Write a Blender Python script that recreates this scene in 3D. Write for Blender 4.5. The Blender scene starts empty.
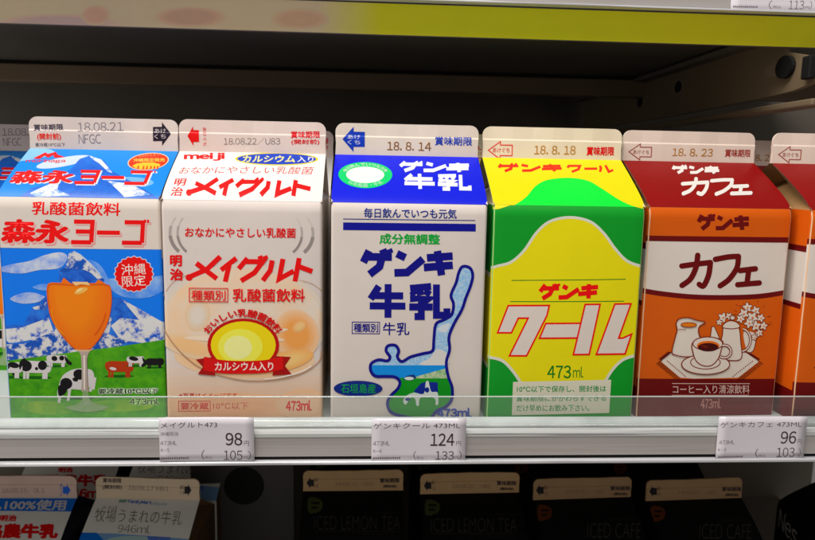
import bpy, bmesh, math, random
from mathutils import Vector, Matrix
random.seed(4)
sc = bpy.context.scene
MM = 0.001

# ------------------------------------------------------------------ camera
CAM = Vector((0.0, -310.0, 113.3))                 # millimetres
YAW, PITCH, ROLL, FPX = .060, .143, .019, 688.2     # focal length in pixels of an 815 wide picture
fw = Vector((math.sin(YAW)*math.cos(PITCH), math.cos(YAW)*math.cos(PITCH), -math.sin(PITCH)))
r0 = Vector((math.cos(YAW), -math.sin(YAW), 0)); u0 = r0.cross(fw)
rt = r0*math.cos(ROLL) + u0*math.sin(ROLL); up = -r0*math.sin(ROLL) + u0*math.cos(ROLL)
cam_d = bpy.data.cameras.new('camera'); cam = bpy.data.objects.new('camera', cam_d)
sc.collection.objects.link(cam); sc.camera = cam
cam.matrix_world = Matrix((
    (rt.x, up.x, -fw.x, CAM.x*MM), (rt.y, up.y, -fw.y, CAM.y*MM), (rt.z, up.z, -fw.z, CAM.z*MM), (0, 0, 0, 1)))
cam_d.sensor_width = 36; cam_d.lens = FPX/815*36
cam_d.clip_start = .01; cam_d.clip_end = 20
cam_d.dof.use_dof = True; cam_d.dof.focus_distance = .325; cam_d.dof.aperture_fstop = 22

# ------------------------------------------------------------------ light
world = bpy.data.worlds.new('World'); sc.world = world; world.use_nodes = True
wn = world.node_tree; bg = wn.nodes['Background']; bg.inputs[1].default_value = 1.0
# the lit shop around the open cooler: brighter towards the aisle at the front left
tcw = wn.nodes.new('ShaderNodeTexCoord'); dot = wn.nodes.new('ShaderNodeVectorMath'); dot.operation = 'DOT_PRODUCT'
dot.inputs[1].default_value = (-.80, -.58, -.10)
mrw = wn.nodes.new('ShaderNodeMapRange'); mrw.interpolation_type = 'SMOOTHSTEP'
mrw.inputs['From Min'].default_value = -.1; mrw.inputs['From Max'].default_value = 1.0
mrw.inputs['To Min'].default_value = .13; mrw.inputs['To Max'].default_value = .50
colw = wn.nodes.new('ShaderNodeVectorMath'); colw.operation = 'SCALE'; colw.inputs[0].default_value = (1.0, .93, .87)
wn.links.new(tcw.outputs['Generated'], dot.inputs[0]); wn.links.new(dot.outputs['Value'], mrw.inputs['Value'])
wn.links.new(mrw.outputs['Result'], colw.inputs['Scale']); wn.links.new(colw.outputs[0], bg.inputs[0])
def area(name, loc, target, sx, sy, power, color):
    d = bpy.data.lights.new(name, 'AREA'); d.shape = 'RECTANGLE'; d.size = sx; d.size_y = sy
    d.energy = power; d.color = color
    o = bpy.data.objects.new(name, d); sc.collection.objects.link(o)
    o.location = loc
    o.rotation_euler = (Vector(target)-Vector(loc)).to_track_quat('-Z', 'Y').to_euler()
    return o
area('canopy_lamp', (-.26, -.30, .82), (-.05, .02, .09), 1.1, .12, 12.6, (1, .965, .935))
sc.view_settings.view_transform = 'Standard'; sc.view_settings.look = 'None'
sc.view_settings.exposure = 0; sc.view_settings.gamma = 1

# ------------------------------------------------------------------ materials
def lin(c):
    c = c/255.0
    return c/12.92 if c <= .04045 else ((c+.055)/1.055)**2.4
_mats = {}
def base_mat(name, col, rough=.5, spec=.4, var=.06, scale=60, bump=0.0, metal=0.0):
    if name in _mats: return _mats[name]
    m = bpy.data.materials.new(name); m.use_nodes = True; nt = m.node_tree
    b = nt.nodes['Principled BSDF']
    b.inputs['Roughness'].default_value = rough; b.inputs['Specular IOR Level'].default_value = spec
    b.inputs['Metallic'].default_value = metal
    tc = nt.nodes.new('ShaderNodeTexCoord'); n = nt.nodes.new('ShaderNodeTexNoise')
    n.inputs['Scale'].default_value = scale; n.inputs['Detail'].default_value = 4
    nt.links.new(tc.outputs['Object'], n.inputs['Vector'])
    mx = nt.nodes.new('ShaderNodeMix'); mx.data_type = 'RGBA'
    mx.inputs['A'].default_value = (*[max(0, c*(1-var)) for c in col], 1)
    mx.inputs['B'].default_value = (*[min(1, c*(1+var)) for c in col], 1)
    nt.links.new(n.outputs['Fac'], mx.inputs['Factor']); nt.links.new(mx.outputs['Result'], b.inputs['Base Color'])
    if bump:
        bp = nt.nodes.new('ShaderNodeBump'); bp.inputs['Strength'].default_value = bump; bp.inputs['Distance'].default_value = .001
        n2 = nt.nodes.new('ShaderNodeTexNoise'); n2.inputs['Scale'].default_value = scale*(.6 if name.startswith('ink') else 6); n2.inputs['Detail'].default_value = 7
        nt.links.new(tc.outputs['Object'], n2.inputs['Vector'])
        nt.links.new(n2.outputs['Fac'], bp.inputs['Height']); nt.links.new(bp.outputs['Normal'], b.inputs['Normal'])
    _mats[name] = m
    return m
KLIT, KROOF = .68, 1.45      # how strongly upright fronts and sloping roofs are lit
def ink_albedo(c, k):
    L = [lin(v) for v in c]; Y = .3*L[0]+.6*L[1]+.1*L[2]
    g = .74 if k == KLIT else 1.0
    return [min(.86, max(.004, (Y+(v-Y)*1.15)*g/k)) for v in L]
def ink(c, k=KLIT):
    """printed ink on waxed paper; c is an 8-bit colour"""
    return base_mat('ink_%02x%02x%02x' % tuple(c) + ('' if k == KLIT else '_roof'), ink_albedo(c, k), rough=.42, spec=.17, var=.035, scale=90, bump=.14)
def mottled(name, c1, c2, scale, thr=.5, soft=.05, k=KLIT):
    """printed artwork whose ink changes irregularly between two colours (grass, rock and snow)"""
    if name in _mats: return _mats[name]
    m = bpy.data.materials.new(name); m.use_nodes = True; nt = m.node_tree
    b = nt.nodes['Principled BSDF']; b.inputs['Roughness'].default_value = .38; b.inputs['Specular IOR Level'].default_value = .25
    tc = nt.nodes.new('ShaderNodeTexCoord'); n = nt.nodes.new('ShaderNodeTexNoise')
    n.inputs['Scale'].default_value = scale; n.inputs['Detail'].default_value = 8; n.inputs['Roughness'].default_value = .65
    nt.links.new(tc.outputs['Object'], n.inputs['Vector'])
    r = nt.nodes.new('ShaderNodeValToRGB')
    r.color_ramp.elements[0].position = thr-soft; r.color_ramp.elements[1].position = thr+soft
    r.color_ramp.elements[0].color = (*ink_albedo(c1, k), 1)
    r.color_ramp.elements[1].color = (*ink_albedo(c2, k), 1)
    nt.links.new(n.outputs['Fac'], r.inputs['Fac']); nt.links.new(r.outputs['Color'], b.inputs['Base Color'])
    _mats[name] = m
    return m

# ------------------------------------------------------------------ object helpers
def link(o, parent=None):
    sc.collection.objects.link(o)
    if parent is not None: o.parent = parent
    return o
def mesh_obj(name, bm, mats, parent=None, smooth=False):
    me = bpy.data.meshes.new(name); bm.normal_update(); bm.to_mesh(me); bm.free()
    for m in (mats if isinstance(mats, (list, tuple)) else [mats]): me.materials.append(m)
    if smooth:
        for p in me.polygons: p.use_smooth = True
    return link(bpy.data.objects.new(name, me), parent)
def tag(o, label=None, cat=None, group=None, kind=None):
    if label: o['label'] = label
    if cat: o['category'] = cat
    if group: o['group'] = group
    if kind: o['kind'] = kind
    return o
def empty(name, loc_mm, rz=0, rx=0):
    o = bpy.data.objects.new(name, None); o.empty_display_size = .01
    o.location = [c*MM for c in loc_mm]; o.rotation_euler = (rx, 0, rz)
    return link(o)
def copy_tree(o, parent=None):
    c = o.copy(); sc.collection.objects.link(c)
    if parent is not None: c.parent = parent
    for ch in list(o.children): copy_tree(ch, c)
    return c
def box(bm, x0, x1, y0, y1, z0, z1, bev=0, mi=0):
    vs = [bm.verts.new((x*MM, y*MM, z*MM)) for z in (z0, z1) for y in (y0, y1) for x in (x0, x1)]
    fs = [bm.faces.new([vs[i] for i in q]) for q in ((0, 2, 3, 1), (4, 5, 7, 6), (0, 1, 5, 4), (2, 6, 7, 3), (0, 4, 6, 2), (1, 3, 7, 5))]
    for f in fs: f.material_index = mi
    if bev:
        es = list({e for f in fs for e in f.edges})
        r = bmesh.ops.bevel(bm, geom=es, offset=bev*MM, segments=2, affect='EDGES', profile=.5)
        for f in r['faces']: f.material_index = mi
def extrude_x(bm, prof, x0, x1, closed=True, mi=0):
    """profile of (y, z) points swept along x"""
    a = [bm.verts.new((x0*MM, y*MM, z*MM)) for y, z in prof]; b = [bm.verts.new((x1*MM, y*MM, z*MM)) for y, z in prof]
    n = len(prof)
    for i in range(n if closed else n-1):
        bm.faces.new((a[i], a[(i+1) % n], b[(i+1) % n], b[i])).material_index = mi
    if closed:
        bm.faces.new(a[::-1]).material_index = mi; bm.faces.new(b).material_index = mi
    bmesh.ops.recalc_face_normals(bm, faces=bm.faces[:])

# ------------------------------------------------------------------ printing on panels
def project(p):
    d = Vector(p)-CAM; k = d.dot(fw)
    return (407.5+FPX*d.dot(rt)/k, 270-FPX*d.dot(up)/k)
def homography(src, dst):
    A = []; B = []
    for (x, y), (u, v) in zip(src, dst):
        A.append([x, y, 1, 0, 0, 0, -u*x, -u*y]); B.append(u)
        A.append([0, 0, 0, x, y, 1, -v*x, -v*y]); B.append(v)
    n = 8
    M = [row[:]+[b] for row, b in zip(A, B)]
    for i in range(n):
        p = max(range(i, n), key=lambda k: abs(M[k][i])); M[i], M[p] = M[p], M[i]
        for k in range(n):
            if k != i:
                f = M[k][i]/M[i][i]
                for j in range(i, n+1): M[k][j] -= f*M[i][j]
    h = [M[i][n]/M[i][i] for i in range(n)]
    return lambda x, y: ((h[0]*x+h[1]*y+h[2])/(h[6]*x+h[7]*y+1), (h[3]*x+h[4]*y+h[5])/(h[6]*x+h[7]*y+1))
_glyphs = {}
def raw_glyphs(s, bold):
    if ('raw', s, bold) in _glyphs: return _glyphs[('raw', s, bold)]
    c = bpy.data.curves.new('lettering', 'FONT'); c.body = s; c.size = 1; c.resolution_u = 3; c.offset = bold
    o = bpy.data.objects.new('lettering', c); sc.collection.objects.link(o)
    me = bpy.data.meshes.new_from_object(o.evaluated_get(bpy.context.evaluated_depsgraph_get()))
    vs = [(v.co.x, v.co.y) for v in me.vertices]; fs = [tuple(p.vertices) for p in me.polygons]
    bpy.data.objects.remove(o); bpy.data.curves.remove(c); bpy.data.meshes.remove(me)
    _glyphs[('raw', s, bold)] = (vs, fs)
    return vs, fs
def glyphs(s, bold):
    """lettering outline as (verts, faces) in a unit box, y up"""
    if (s, bold) in _glyphs: return _glyphs[(s, bold)]
    if bold > -.015 and all(33 <= ord(ch) < 127 or ch == ' ' for ch in s):
        # grotesque latin letters: the wide forms, set close together
        vs = []; fs = []; x = 0
        for ch in s:
            if ch == ' ': x += .3; continue
            v, f = raw_glyphs(chr(ord(ch)+0xFEE0), min(bold, 0))
            if not v: continue
            a = min(p[0] for p in v); b = max(p[0] for p in v); n = len(vs)
            if ch == '1': x += .05
            vs += [(p[0]-a+x, p[1]) for p in v]; fs += [tuple(i+n for i in q) for q in f]
            x += b-a+.075
    else:
        vs, fs = raw_glyphs(s, min(bold, 0))
    sh = [(0, 0)]
    if vs:
        x0 = min(v[0] for v in vs); x1 = max(v[0] for v in vs); y0 = min(v[1] for v in vs); y1 = max(v[1] for v in vs)
        vs = [((x-x0)/max(1e-6, x1-x0), (y-y0)/max(1e-6, y1-y0)) for x, y in vs]
        if bold > 0: # heavier strokes: the same letter printed again a hair to each side
            bx, by = bold/max(1e-6, x1-x0+2*bold), bold/max(1e-6, y1-y0+2*bold)
            vs = [(bx+x*(1-2*bx), by+y*(1-2*by)) for x, y in vs]
            q = .75; sh = [(-bx*q, -by*q), (bx*q, -by*q), (-bx*q, by*q), (bx*q, by*q)]
            if bold > .026: sh += [(-bx, 0), (bx, 0), (0, -by), (0, by)]
    _glyphs[(s, bold)] = (vs, fs, sh)
    return _glyphs[(s, bold)]
def smooth(pts, closed=False, n=6):
    out = []; N = len(pts)
    for i in range(N if closed else N-1):
        p = [pts[(i+k) % N] if closed else pts[min(N-1, max(0, i+k))] for k in (-1, 0, 1, 2)]
        for t in range(n):
            t /= n
            out.append(tuple(.5*(2*p[1][a]+(p[2][a]-p[0][a])*t+(2*p[0][a]-5*p[1][a]+4*p[2][a]-p[3][a])*t*t
                                 + (3*p[1][a]-p[0][a]-3*p[2][a]+p[3][a])*t**3) for a in (0, 1)))
    if not closed: out.append(pts[-1])
    return out
class Panel:
    """a flat u,v panel (mm); art is given in design coordinates and mapped onto it"""
    DZ = .013
    def __init__(self, quad, u0, v0, u1, v1, k=KLIT):
        # quad: design points of (u0,v1) (u1,v1) (u1,v0) (u0,v0)
        self.H = homography(quad, [(u0, v1), (u1, v1), (u1, v0), (u0, v0)])
        self.lim = (u0, v0, u1, v1); self.t = (0, 0, 1); self.layer = 1
        self.prims = []; self.mode = 'picture'; self.k = k
    def view(self, ox=0, oy=0, s=1): self.t = (ox, oy, s); return self
    def P(self, x, y):
        return self.H(self.t[0]+x/self.t[2], self.t[1]+y/self.t[2])
    def add(self, pts, faces, mat, sub=0, mode=None):
        self.prims.append(([self.P(*p) for p in pts], faces, mat, (self.layer, sub), mode or self.mode))
    def nxt(self): self.layer += 1
    def poly(self, pts, c, mode=None):
        m = c if hasattr(c, 'node_tree') else ink(c, self.k)
        self.add(pts, [tuple(range(len(pts)))], m, mode=mode); self.nxt()
    def rect(self, x0, y0, x1, y1, c, mode=None): self.poly([(x0, y0), (x1, y0), (x1, y1), (x0, y1)], c, mode)
    def ell(self, cx, cy, rx, ry, c, rot=0, n=32, a0=0, a1=360):
        pts = []
        for i in range(n + (a1-a0 < 360)):
            a = math.radians(a0+(a1-a0)*i/n); x, y = rx*math.cos(a), ry*math.sin(a)
            pts.append((cx+x*math.cos(rot)-y*math.sin(rot), cy+x*math.sin(rot)+y*math.cos(rot)))
        self.poly(pts, c)
    def arc(self, cx, cy, rx, ry, a0, a1, w, c, n=20):
        self.stroke([(cx+rx*math.cos(math.radians(a0+(a1-a0)*i/n)), cy+ry*math.sin(math.radians(a0+(a1-a0)*i/n))) for i in range(n+1)], w, c)
    def stroke(self, pts, w, c, closed=False, cap=False, mode=None):
        """ribbon of width w (or (w0, w1) for a tapered one)"""
        m = c if hasattr(c, 'node_tree') else ink(c, self.k)
        N = len(pts); L = []; R = []
        for i in range(N):
            a = pts[(i-1) % N] if (closed or i > 0) else None; b = pts[(i+1) % N] if (closed or i < N-1) else None
            p = pts[i]
            def nrm(q, r):
                dx, dy = r[0]-q[0], r[1]-q[1]; l = math.hypot(dx, dy) or 1; return (-dy/l, dx/l)
            n1 = nrm(a, p) if a else nrm(p, b); n2 = nrm(p, b) if b else n1
            mx, my = n1[0]+n2[0], n1[1]+n2[1]; l = math.hypot(mx, my) or 1; mx /= l; my /= l
            k = 1/max(.42, mx*n1[0]+my*n1[1])
            ww = (w if not isinstance(w, tuple) else w[0]+(w[1]-w[0])*i/max(1, N-1))/2*k
            L.append((p[0]+mx*ww, p[1]+my*ww)); R.append((p[0]-mx*ww, p[1]-my*ww))
        fs = []
        for i in range(N if closed else N-1):
            j = (i+1) % N; fs.append((i, j, N+j, N+i))
        self.add(L+R, fs, m, mode=mode)
        if cap:
            for k, (i, s) in enumerate(((0, 1), (N-1, 2))):
                r = (w if not isinstance(w, tuple) else w[0 if i == 0 else 1])/2
                q = [(pts[i][0]+r*math.cos(t*math.pi/7), pts[i][1]+r*math.sin(t*math.pi/7)) for t in range(14)]
                self.add(q, [tuple(range(14))], m, sub=.003*s, mode=mode)
        self.layer += .6
    def strokes(self, lst, bx, w, c, shear=0, cap=False, mode='lettering'):
        """strokes in a 0..W x 0..100 cell, placed in the box bx = (x0, y0, x1, y1, W)"""
        x0, y0, x1, y1, W = bx
        f = lambda p: (x0+(x1-x0)*p[0]/W+shear*((y0+y1)/2-(y0+(y1-y0)*p[1]/100)), y0+(y1-y0)*p[1]/100)
        for s in lst:
            ww = w; pp = s
            if isinstance(s[0], (int, float)): ww = s[0]; pp = s[1]
            self.stroke([f(p) for p in pp], ww, c, cap=cap, mode=mode)
    def text(self, s, x0, y0, x1, y1, c, bold=0, shear=0, arc=None, out=None, rot=0):
        if out: # outline colour, width in design units
            oc, ow = out
            g = ow/max(1e-6, (y1-y0))
            self.text(s, x0-ow*.6, y0-ow*.6, x1+ow*.6, y1+ow*.6, oc, bold+g*.8, shear, arc)
        if bold >= 0: bold = bold*1.4+.005
        vs, fs, shifts = glyphs(s, round(bold, 4))
        for k_, (sx, sy) in enumerate(shifts):
            pts = []
            for a, b in vs:
                a += sx; b += sy
                if arc:
                    cx, cy, rx, ry, a0, a1, h = arc
                    t = math.radians(a0+(a1-a0)*a); k = b if a1 > a0 else 1-b
                    pts.append((cx+(rx+h*k)*math.cos(t), cy+(ry+h*k)*math.sin(t)))
                else:
                    x = x0+(x1-x0)*a; y = y1-(y1-y0)*b
                    x += shear*((y0+y1)/2-y)
                    if rot:
                        mx, my = (x0+x1)/2, (y0+y1)/2; dx, dy = x-mx, y-my
                        x = mx+dx*math.cos(rot)-dy*math.sin(rot); y = my+dx*math.sin(rot)+dy*math.cos(rot)
                    pts.append((x, y))
            if pts: self.add(pts, fs, c if hasattr(c, 'node_tree') else ink(c, self.k), sub=.0015*k_, mode='lettering')
        self.nxt()
    def settle(self):
        """each print lies just above the prints it overlaps"""
        done = []; cur = None; out = []
        for pts, f, m, h, mode in self.prims:
            if not isinstance(h, tuple): out.append((pts, f, m, h, mode)); continue
            bb = (min(p[0] for p in pts), min(p[1] for p in pts), max(p[0] for p in pts), max(p[1] for p in pts))
            if cur is None or cur[0] != h[0]:
                cur = [h[0], []]; done.append(cur)
            lv = 1+max([l for g in done[:-1] for q, l in g[1] if q[0] < bb[2] and bb[0] < q[2] and q[1] < bb[3] and bb[1] < q[3]] or [0])
            cur[1].append((bb, lv)); out.append([pts, f, m, h, mode, cur, lv])
        self.prims = [p if len(p) == 5 else (p[0], p[1], p[2], max(l for _, l in p[5][1])*self.DZ+p[3][1] if p[4] == 'lettering' else p[6]*self.DZ+p[3][1], p[4]) for p in out]
    def build(self, name, mode, fn, us, vs_, parent, off0=0.0):
        """fn(u, v, h) -> mm point; us, vs_ = cut lines so the print follows the panel's shape"""
        self.settle()
        pr = [p for p in self.prims if p[4] == mode]
        if not pr: return None
        bm = bmesh.new(); mats = []
        for pts, faces, m, h, _ in pr:
            if m not in mats: mats.append(m)
            v = [bm.verts.new((x, y, h+off0)) for x, y in pts]
            for f in faces:
                try:
                    nf = bm.faces.new([v[i] for i in f]); nf.material_index = mats.index(m)
                except ValueError: pass
        bmesh.ops.triangulate(bm, faces=[f for f in bm.faces if len(f.verts) > 4])
        U0, V0, U1, V1 = self.lim
        for co, no, clr in ([((U0, 0, 0), (-1, 0, 0), 1), ((U1, 0, 0), (1, 0, 0), 1), ((0, V0, 0), (0, -1, 0), 1), ((0, V1, 0), (0, 1, 0), 1)]
                            + [((u, 0, 0), (1, 0, 0), 0) for u in us] + [((0, v, 0), (0, 1, 0), 0) for v in vs_]):
            bmesh.ops.bisect_plane(bm, geom=bm.verts[:]+bm.edges[:]+bm.faces[:], plane_co=co, plane_no=no, clear_outer=bool(clr), dist=1e-6)
        for v in bm.verts: v.co = Vector(fn(*v.co))*MM
        # every printed face looks out of the panel
        c = Vector(fn((U0+U1)/2, (V0+V1)/2, 1))-Vector(fn((U0+U1)/2, (V0+V1)/2, 0))
        bm.normal_update()
        for f in bm.faces:
            if f.normal.dot(c) < 0: f.normal_flip()
        return mesh_obj(name, bm, mats, parent, True)

# ------------------------------------------------------------------ cartons
W, HB, RISE, FIN, HD, RC = 70.5, 101.3, 21.9, 15.3, 35.9, 1.3
class Carton:
    def __init__(self, loc, rz, paper, front_quad=None, roof_quad=None, fin_quad=None, H=HB, w=W, bands=None, gable=(196, 186, 176), finc=(214, 203, 196), roof_k=KROOF, edges=None, edgec=(196, 190, 180)):
        self.H = H; self.w = w; h = w/2; self.loc = loc; self.rz = rz
        self.paper = paper; self.bands = bands or [(0, H, paper)]; self.gable = gable
        L = math.hypot(HD, RISE); self.L = L
        def q(pts):
            c, s = math.cos(rz), math.sin(rz)
            return [project((loc[0]+c*x-s*y, loc[1]+s*x+c*y, loc[2]+z)) for x, y, z in pts]
        self.front = Panel(front_quad or q([(-h, 0, H), (h, 0, H), (h, 0, 0), (-h, 0, 0)]), -h, 0, h, H)
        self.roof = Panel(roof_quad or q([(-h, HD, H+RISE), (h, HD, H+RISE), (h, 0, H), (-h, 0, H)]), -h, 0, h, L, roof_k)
        self.fin = Panel(fin_quad or q([(-h, HD, H+RISE+FIN), (h, HD, H+RISE+FIN), (h, HD, H+RISE), (-h, HD, H+RISE)]), -h, 0, h, FIN)
        self.finc = finc; self.edges = edges; self.edgec = edgec
        self.front.prims.append(([(-h, 0), (h, 0), (h, H), (-h, H)], [(0, 1, 2, 3)], ink(paper), 0, 'base'))
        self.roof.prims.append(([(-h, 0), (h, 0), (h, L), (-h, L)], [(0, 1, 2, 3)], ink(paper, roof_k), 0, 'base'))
    def f_front(self, u, v, o):
        h = self.w/2; y = -1.0*(1-(u/h)**2)*math.sin(math.pi*min(1, max(0, v/self.H)))
        t = max(0, (v-self.H+5)/5); y += 1.3*t*t       # the fold below the roof is soft
        a = abs(u)-(h-RC); n = (0, -1)
        if a > 0:
            a = min(a, RC); y += RC-math.sqrt(max(0, RC*RC-a*a)); t = math.asin(a/RC)*.999; n = (math.sin(t)*(1 if u > 0 else -1), -math.cos(t))
        return (u+n[0]*o, y+n[1]*o, v)
    def f_roof(self, u, v, o):
        L = self.L; ny, nz = -RISE/L, HD/L
        k = (.9+.35*math.sin(self.loc[0]))*math.sin(math.pi*v/L)*(.6+.4*math.cos(math.pi*u/self.w))+1.25*((1-math.exp(-v/3.6))-v/L)
        return (u, 1.28+(HD-2.3)*v/L+ny*(k+o), self.H+RISE*v/L+nz*(k+o))
    def f_fin(self, u, v, o):
        t = min(1, max(0, (v-8.6)/.8)); t = t*t*(3-2*t)
        b = (.55*math.sin(math.pi*u/self.w*1.6+self.loc[0]*.1)+.22*math.sin(u*.31+self.loc[0]))*v/FIN
        return (u, HD-1.15+.4*t+b-o, self.H+RISE+v)
    def build(self, label, group):
        h = self.w/2; H = self.H
        root = empty('drink_carton', self.loc, self.rz)
        tag(root, label, 'carton', group)
        if self.edges:
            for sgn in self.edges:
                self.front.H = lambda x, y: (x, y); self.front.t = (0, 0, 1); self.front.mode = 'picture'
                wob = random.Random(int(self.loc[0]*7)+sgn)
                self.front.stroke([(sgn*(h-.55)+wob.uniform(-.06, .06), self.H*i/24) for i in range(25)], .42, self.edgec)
        if self.edges is not None:
            self.roof.H = lambda x, y: (x, y); self.roof.t = (0, 0, 1); self.roof.mode = 'picture'
        us = [-h+RC*k for k in (.12, .4, .7, 1)]+[-h+self.w*i/12 for i in range(1, 12)]+[h-RC*k for k in (1, .7, .4, .12)]
        vz = [H*i/14 for i in range(1, 14)]+[H-5+.625*i for i in range(8)]
        body = self.front.build('body', 'base', self.f_front, us, vz, root)
        # side, back and bottom walls join the body mesh
        bm = bmesh.new(); bm.from_mesh(body.data); me = body.data
        bandmats = []
        for z0, z1, c in self.bands:
            m = ink(c)
            if m.name not in [x.name for x in me.materials]: me.materials.append(m)
            mi = [x.name for x in me.materials].index(m.name)
            for s in (-1, 1):
                q = [(s*h, RC, z0), (s*h, 2*HD-RC, z0), (s*h, 2*HD-RC, z1), (s*h, RC, z1)]
                f = bm.faces.new([bm.verts.new(Vector(p)*MM) for p in (q if s > 0 else q[::-1])]); f.material_index = mi
        for q in ([(h, 2*HD-RC, 0), (h-RC, 2*HD, 0), (h-RC, 2*HD, H), (h, 2*HD-RC, H)], [(h-RC, 2*HD, 0), (-h+RC, 2*HD, 0), (-h+RC, 2*HD, H), (h-RC, 2*HD, H)],
                  [(-h+RC, 2*HD, 0), (-h, 2*HD-RC, 0), (-h, 2*HD-RC, H), (-h+RC, 2*HD, H)],
                  [(-h, RC, .2), (-h, 2*HD-RC, .2), (h, 2*HD-RC, .2), (h, RC, .2)]):
            bm.faces.new([bm.verts.new(Vector(p)*MM) for p in q])
        bm.to_mesh(me); bm.free()
        self.front.build('printed_picture', 'picture', self.f_front, us, vz, body, .05)
        self.front.build('lettering', 'lettering', self.f_front, us, vz, body, .05)
        # roof: front slope (art), back slope, folded-in gable triangles
        rv = [self.L*i/9 for i in range(1, 9)]+[.6, 1.2, 1.9, 2.8, 3.8, 6.5]; ru = [-h+self.w*i/6 for i in range(1, 6)]
        roof = self.roof.build('gable_roof', 'base', self.f_roof, ru, rv, root)
        me = roof.data; bm = bmesh.new(); bm.from_mesh(me)
        gm = ink(self.gable); me.materials.append(gm); gi = len(me.materials)-1
        R = H+RISE
        fs = [[(-h, 2*HD, H), (h, 2*HD, H), (h, HD+1, R), (-h, HD+1, R)]]
        for s in (-1, 1):
            A, B, R1, R2, I = (s*h, 0, H), (s*h, 2*HD, H), (s*h, HD-1.05, R), (s*h, HD+1.05, R), (s*(h-15), HD, H+15)
            fs += [[A, R1, I], [B, R2, I], [A, B, I], [R1, R2, I]]
        for k, q in enumerate(fs):
            f = bm.faces.new([bm.verts.new(Vector(p)*MM) for p in q]); f.material_index = gi if k else 0
        bm.to_mesh(me); bm.free()
        self.roof.build('printed_picture', 'picture', self.f_roof, ru, rv, roof, .06)
        self.roof.build('lettering', 'lettering', self.f_roof, ru, rv, roof, .06)
        # fin: folded paper edge with rounded top corners
        bm = bmesh.new(); rr = 4.2; out = [(-h, 0), (-h+.25, FIN*.35), (-h, FIN*.62)]
        for i in range(7):
            a = math.pi-math.pi/2*i/6; out.append((-h+rr+rr*math.cos(a), FIN-rr+rr*math.sin(a)))
        out += [(-x, z) for x, z in out[::-1]]
        n = len(out)
        inner = [(u*.0, v) for u, v in out]
        fv = []; bv = []
        cols = [-h+self.w*i/16 for i in range(17)]
        # a grid strip front and back so the sealed band steps back at its crimp
        bm2 = bmesh.new()
        for side in (0, 1):
            v = [bm2.verts.new((u, z, side)) for u, z in out]
            bm2.faces.new(v if not side else v[::-1])
        bmesh.ops.triangulate(bm2, faces=bm2.faces[:])
        for k in [-h+self.w*i/14 for i in range(1, 14)]:
            bmesh.ops.bisect_plane(bm2, geom=bm2.verts[:]+bm2.edges[:]+bm2.faces[:], plane_co=(k, 0, 0), plane_no=(1, 0, 0))
        for k in (8.6, 8.8, 9.0, 9.2, 9.4):
            bmesh.ops.bisect_plane(bm2, geom=bm2.verts[:]+bm2.edges[:]+bm2.faces[:], plane_co=(0, k, 0), plane_no=(0, 1, 0))
        vs0 = [e for e in bm2.edges if e.is_boundary]
        fr = {}; 
        for e in vs0:
            for v in e.verts: fr[(round(v.co.x, 4), round(v.co.y, 4), round(v.co.z))] = v
        for e in vs0:
            if all(round(v.co.z) == 0 for v in e.verts):
                a, b = e.verts; c = fr.get((round(b.co.x, 4), round(b.co.y, 4), 1)); d = fr.get((round(a.co.x, 4), round(a.co.y, 4), 1))
                if c and d: bm2.faces.new((a, b, c, d))
        for v in bm2.verts:
            p = Vector(self.f_fin(v.co.x, v.co.y, 0)); p.y += 2.0*round(v.co.z) - (.75*round(v.co.z) if v.co.y > 9 else 0)
            v.co = p*MM
        bm.free()
        bmesh.ops.recalc_face_normals(bm2, faces=bm2.faces[:])
        fin = mesh_obj('top_fin', bm2, ink(self.finc), root)
        fin_v = [8.6, 8.8, 9.0, 9.2, 9.4]; fu = [-h+self.w*i/14 for i in range(1, 14)]
        self.fin.build('printed_mark', 'picture', self.f_fin, fu, fin_v, fin, .10)
        self.fin.build('lettering', 'lettering', self.f_fin, fu, fin_v, fin, .10)
        return root

def open_arrow(p, x0, y0, x1, y1, c, left=True, solid=True, w=1.0):
    """the opening arrow of the fin, pointing left or right"""
    xm = x0+(x1-x0)*.5; ym = (y0+y1)/2; d = (y1-y0)*.2
    pts = [(x0, ym), (xm, y0), (xm, y0+d), (x1, y0+d), (x1, y1-d), (xm, y1-d), (xm, y1)]
    if not left: pts = [(x0+x1-x, y) for x, y in pts]
    if solid: p.poly(pts, c)
    else: p.stroke(pts, w, c, closed=True)

GENKI = [[(24, 4), (8, 50)], [(14, 28), (97, 28)], [(66, 28), (60, 66), (30, 97)], [(66, -2), (72, 14)], [(84, -2), (90, 14)],
         [(112, 14), (140, 30)], [(108, 90), (148, 88), (196, 34)],
         [(208, 30), (290, 22)], [(200, 68), (292, 58)], [(240, 2), (258, 98)]]
GYUNYU = [[(24, 8), (2, 46)], [(8, 36), (88, 36)], [(0, 66), (94, 66)], [(48, 2), (48, 100)],
          [(106, 14), (162, 8)], [(112, 22), (118, 34)], [(132, 20), (134, 34)], [(156, 18), (148, 34)],
          [(106, 44), (156, 44), (136, 58), (136, 96), (118, 96)], [(104, 68), (166, 68)], [(176, 2), (176, 92), (204, 92), (204, 72)]]
KAFE = [[(2, 36), (42, 30), (92, 24)], [(92, 24), (86, 62), (70, 96), (56, 92)], [(52, 2), (46, 40), (28, 76), (2, 96)],
        [(108, 14), (150, 6), (182, 4)], [(182, 4), (176, 40), (150, 76), (122, 96)],
        [(186, 48), (236, 42)], [(214, 48), (208, 88)], [(178, 92), (248, 86)]]
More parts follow.
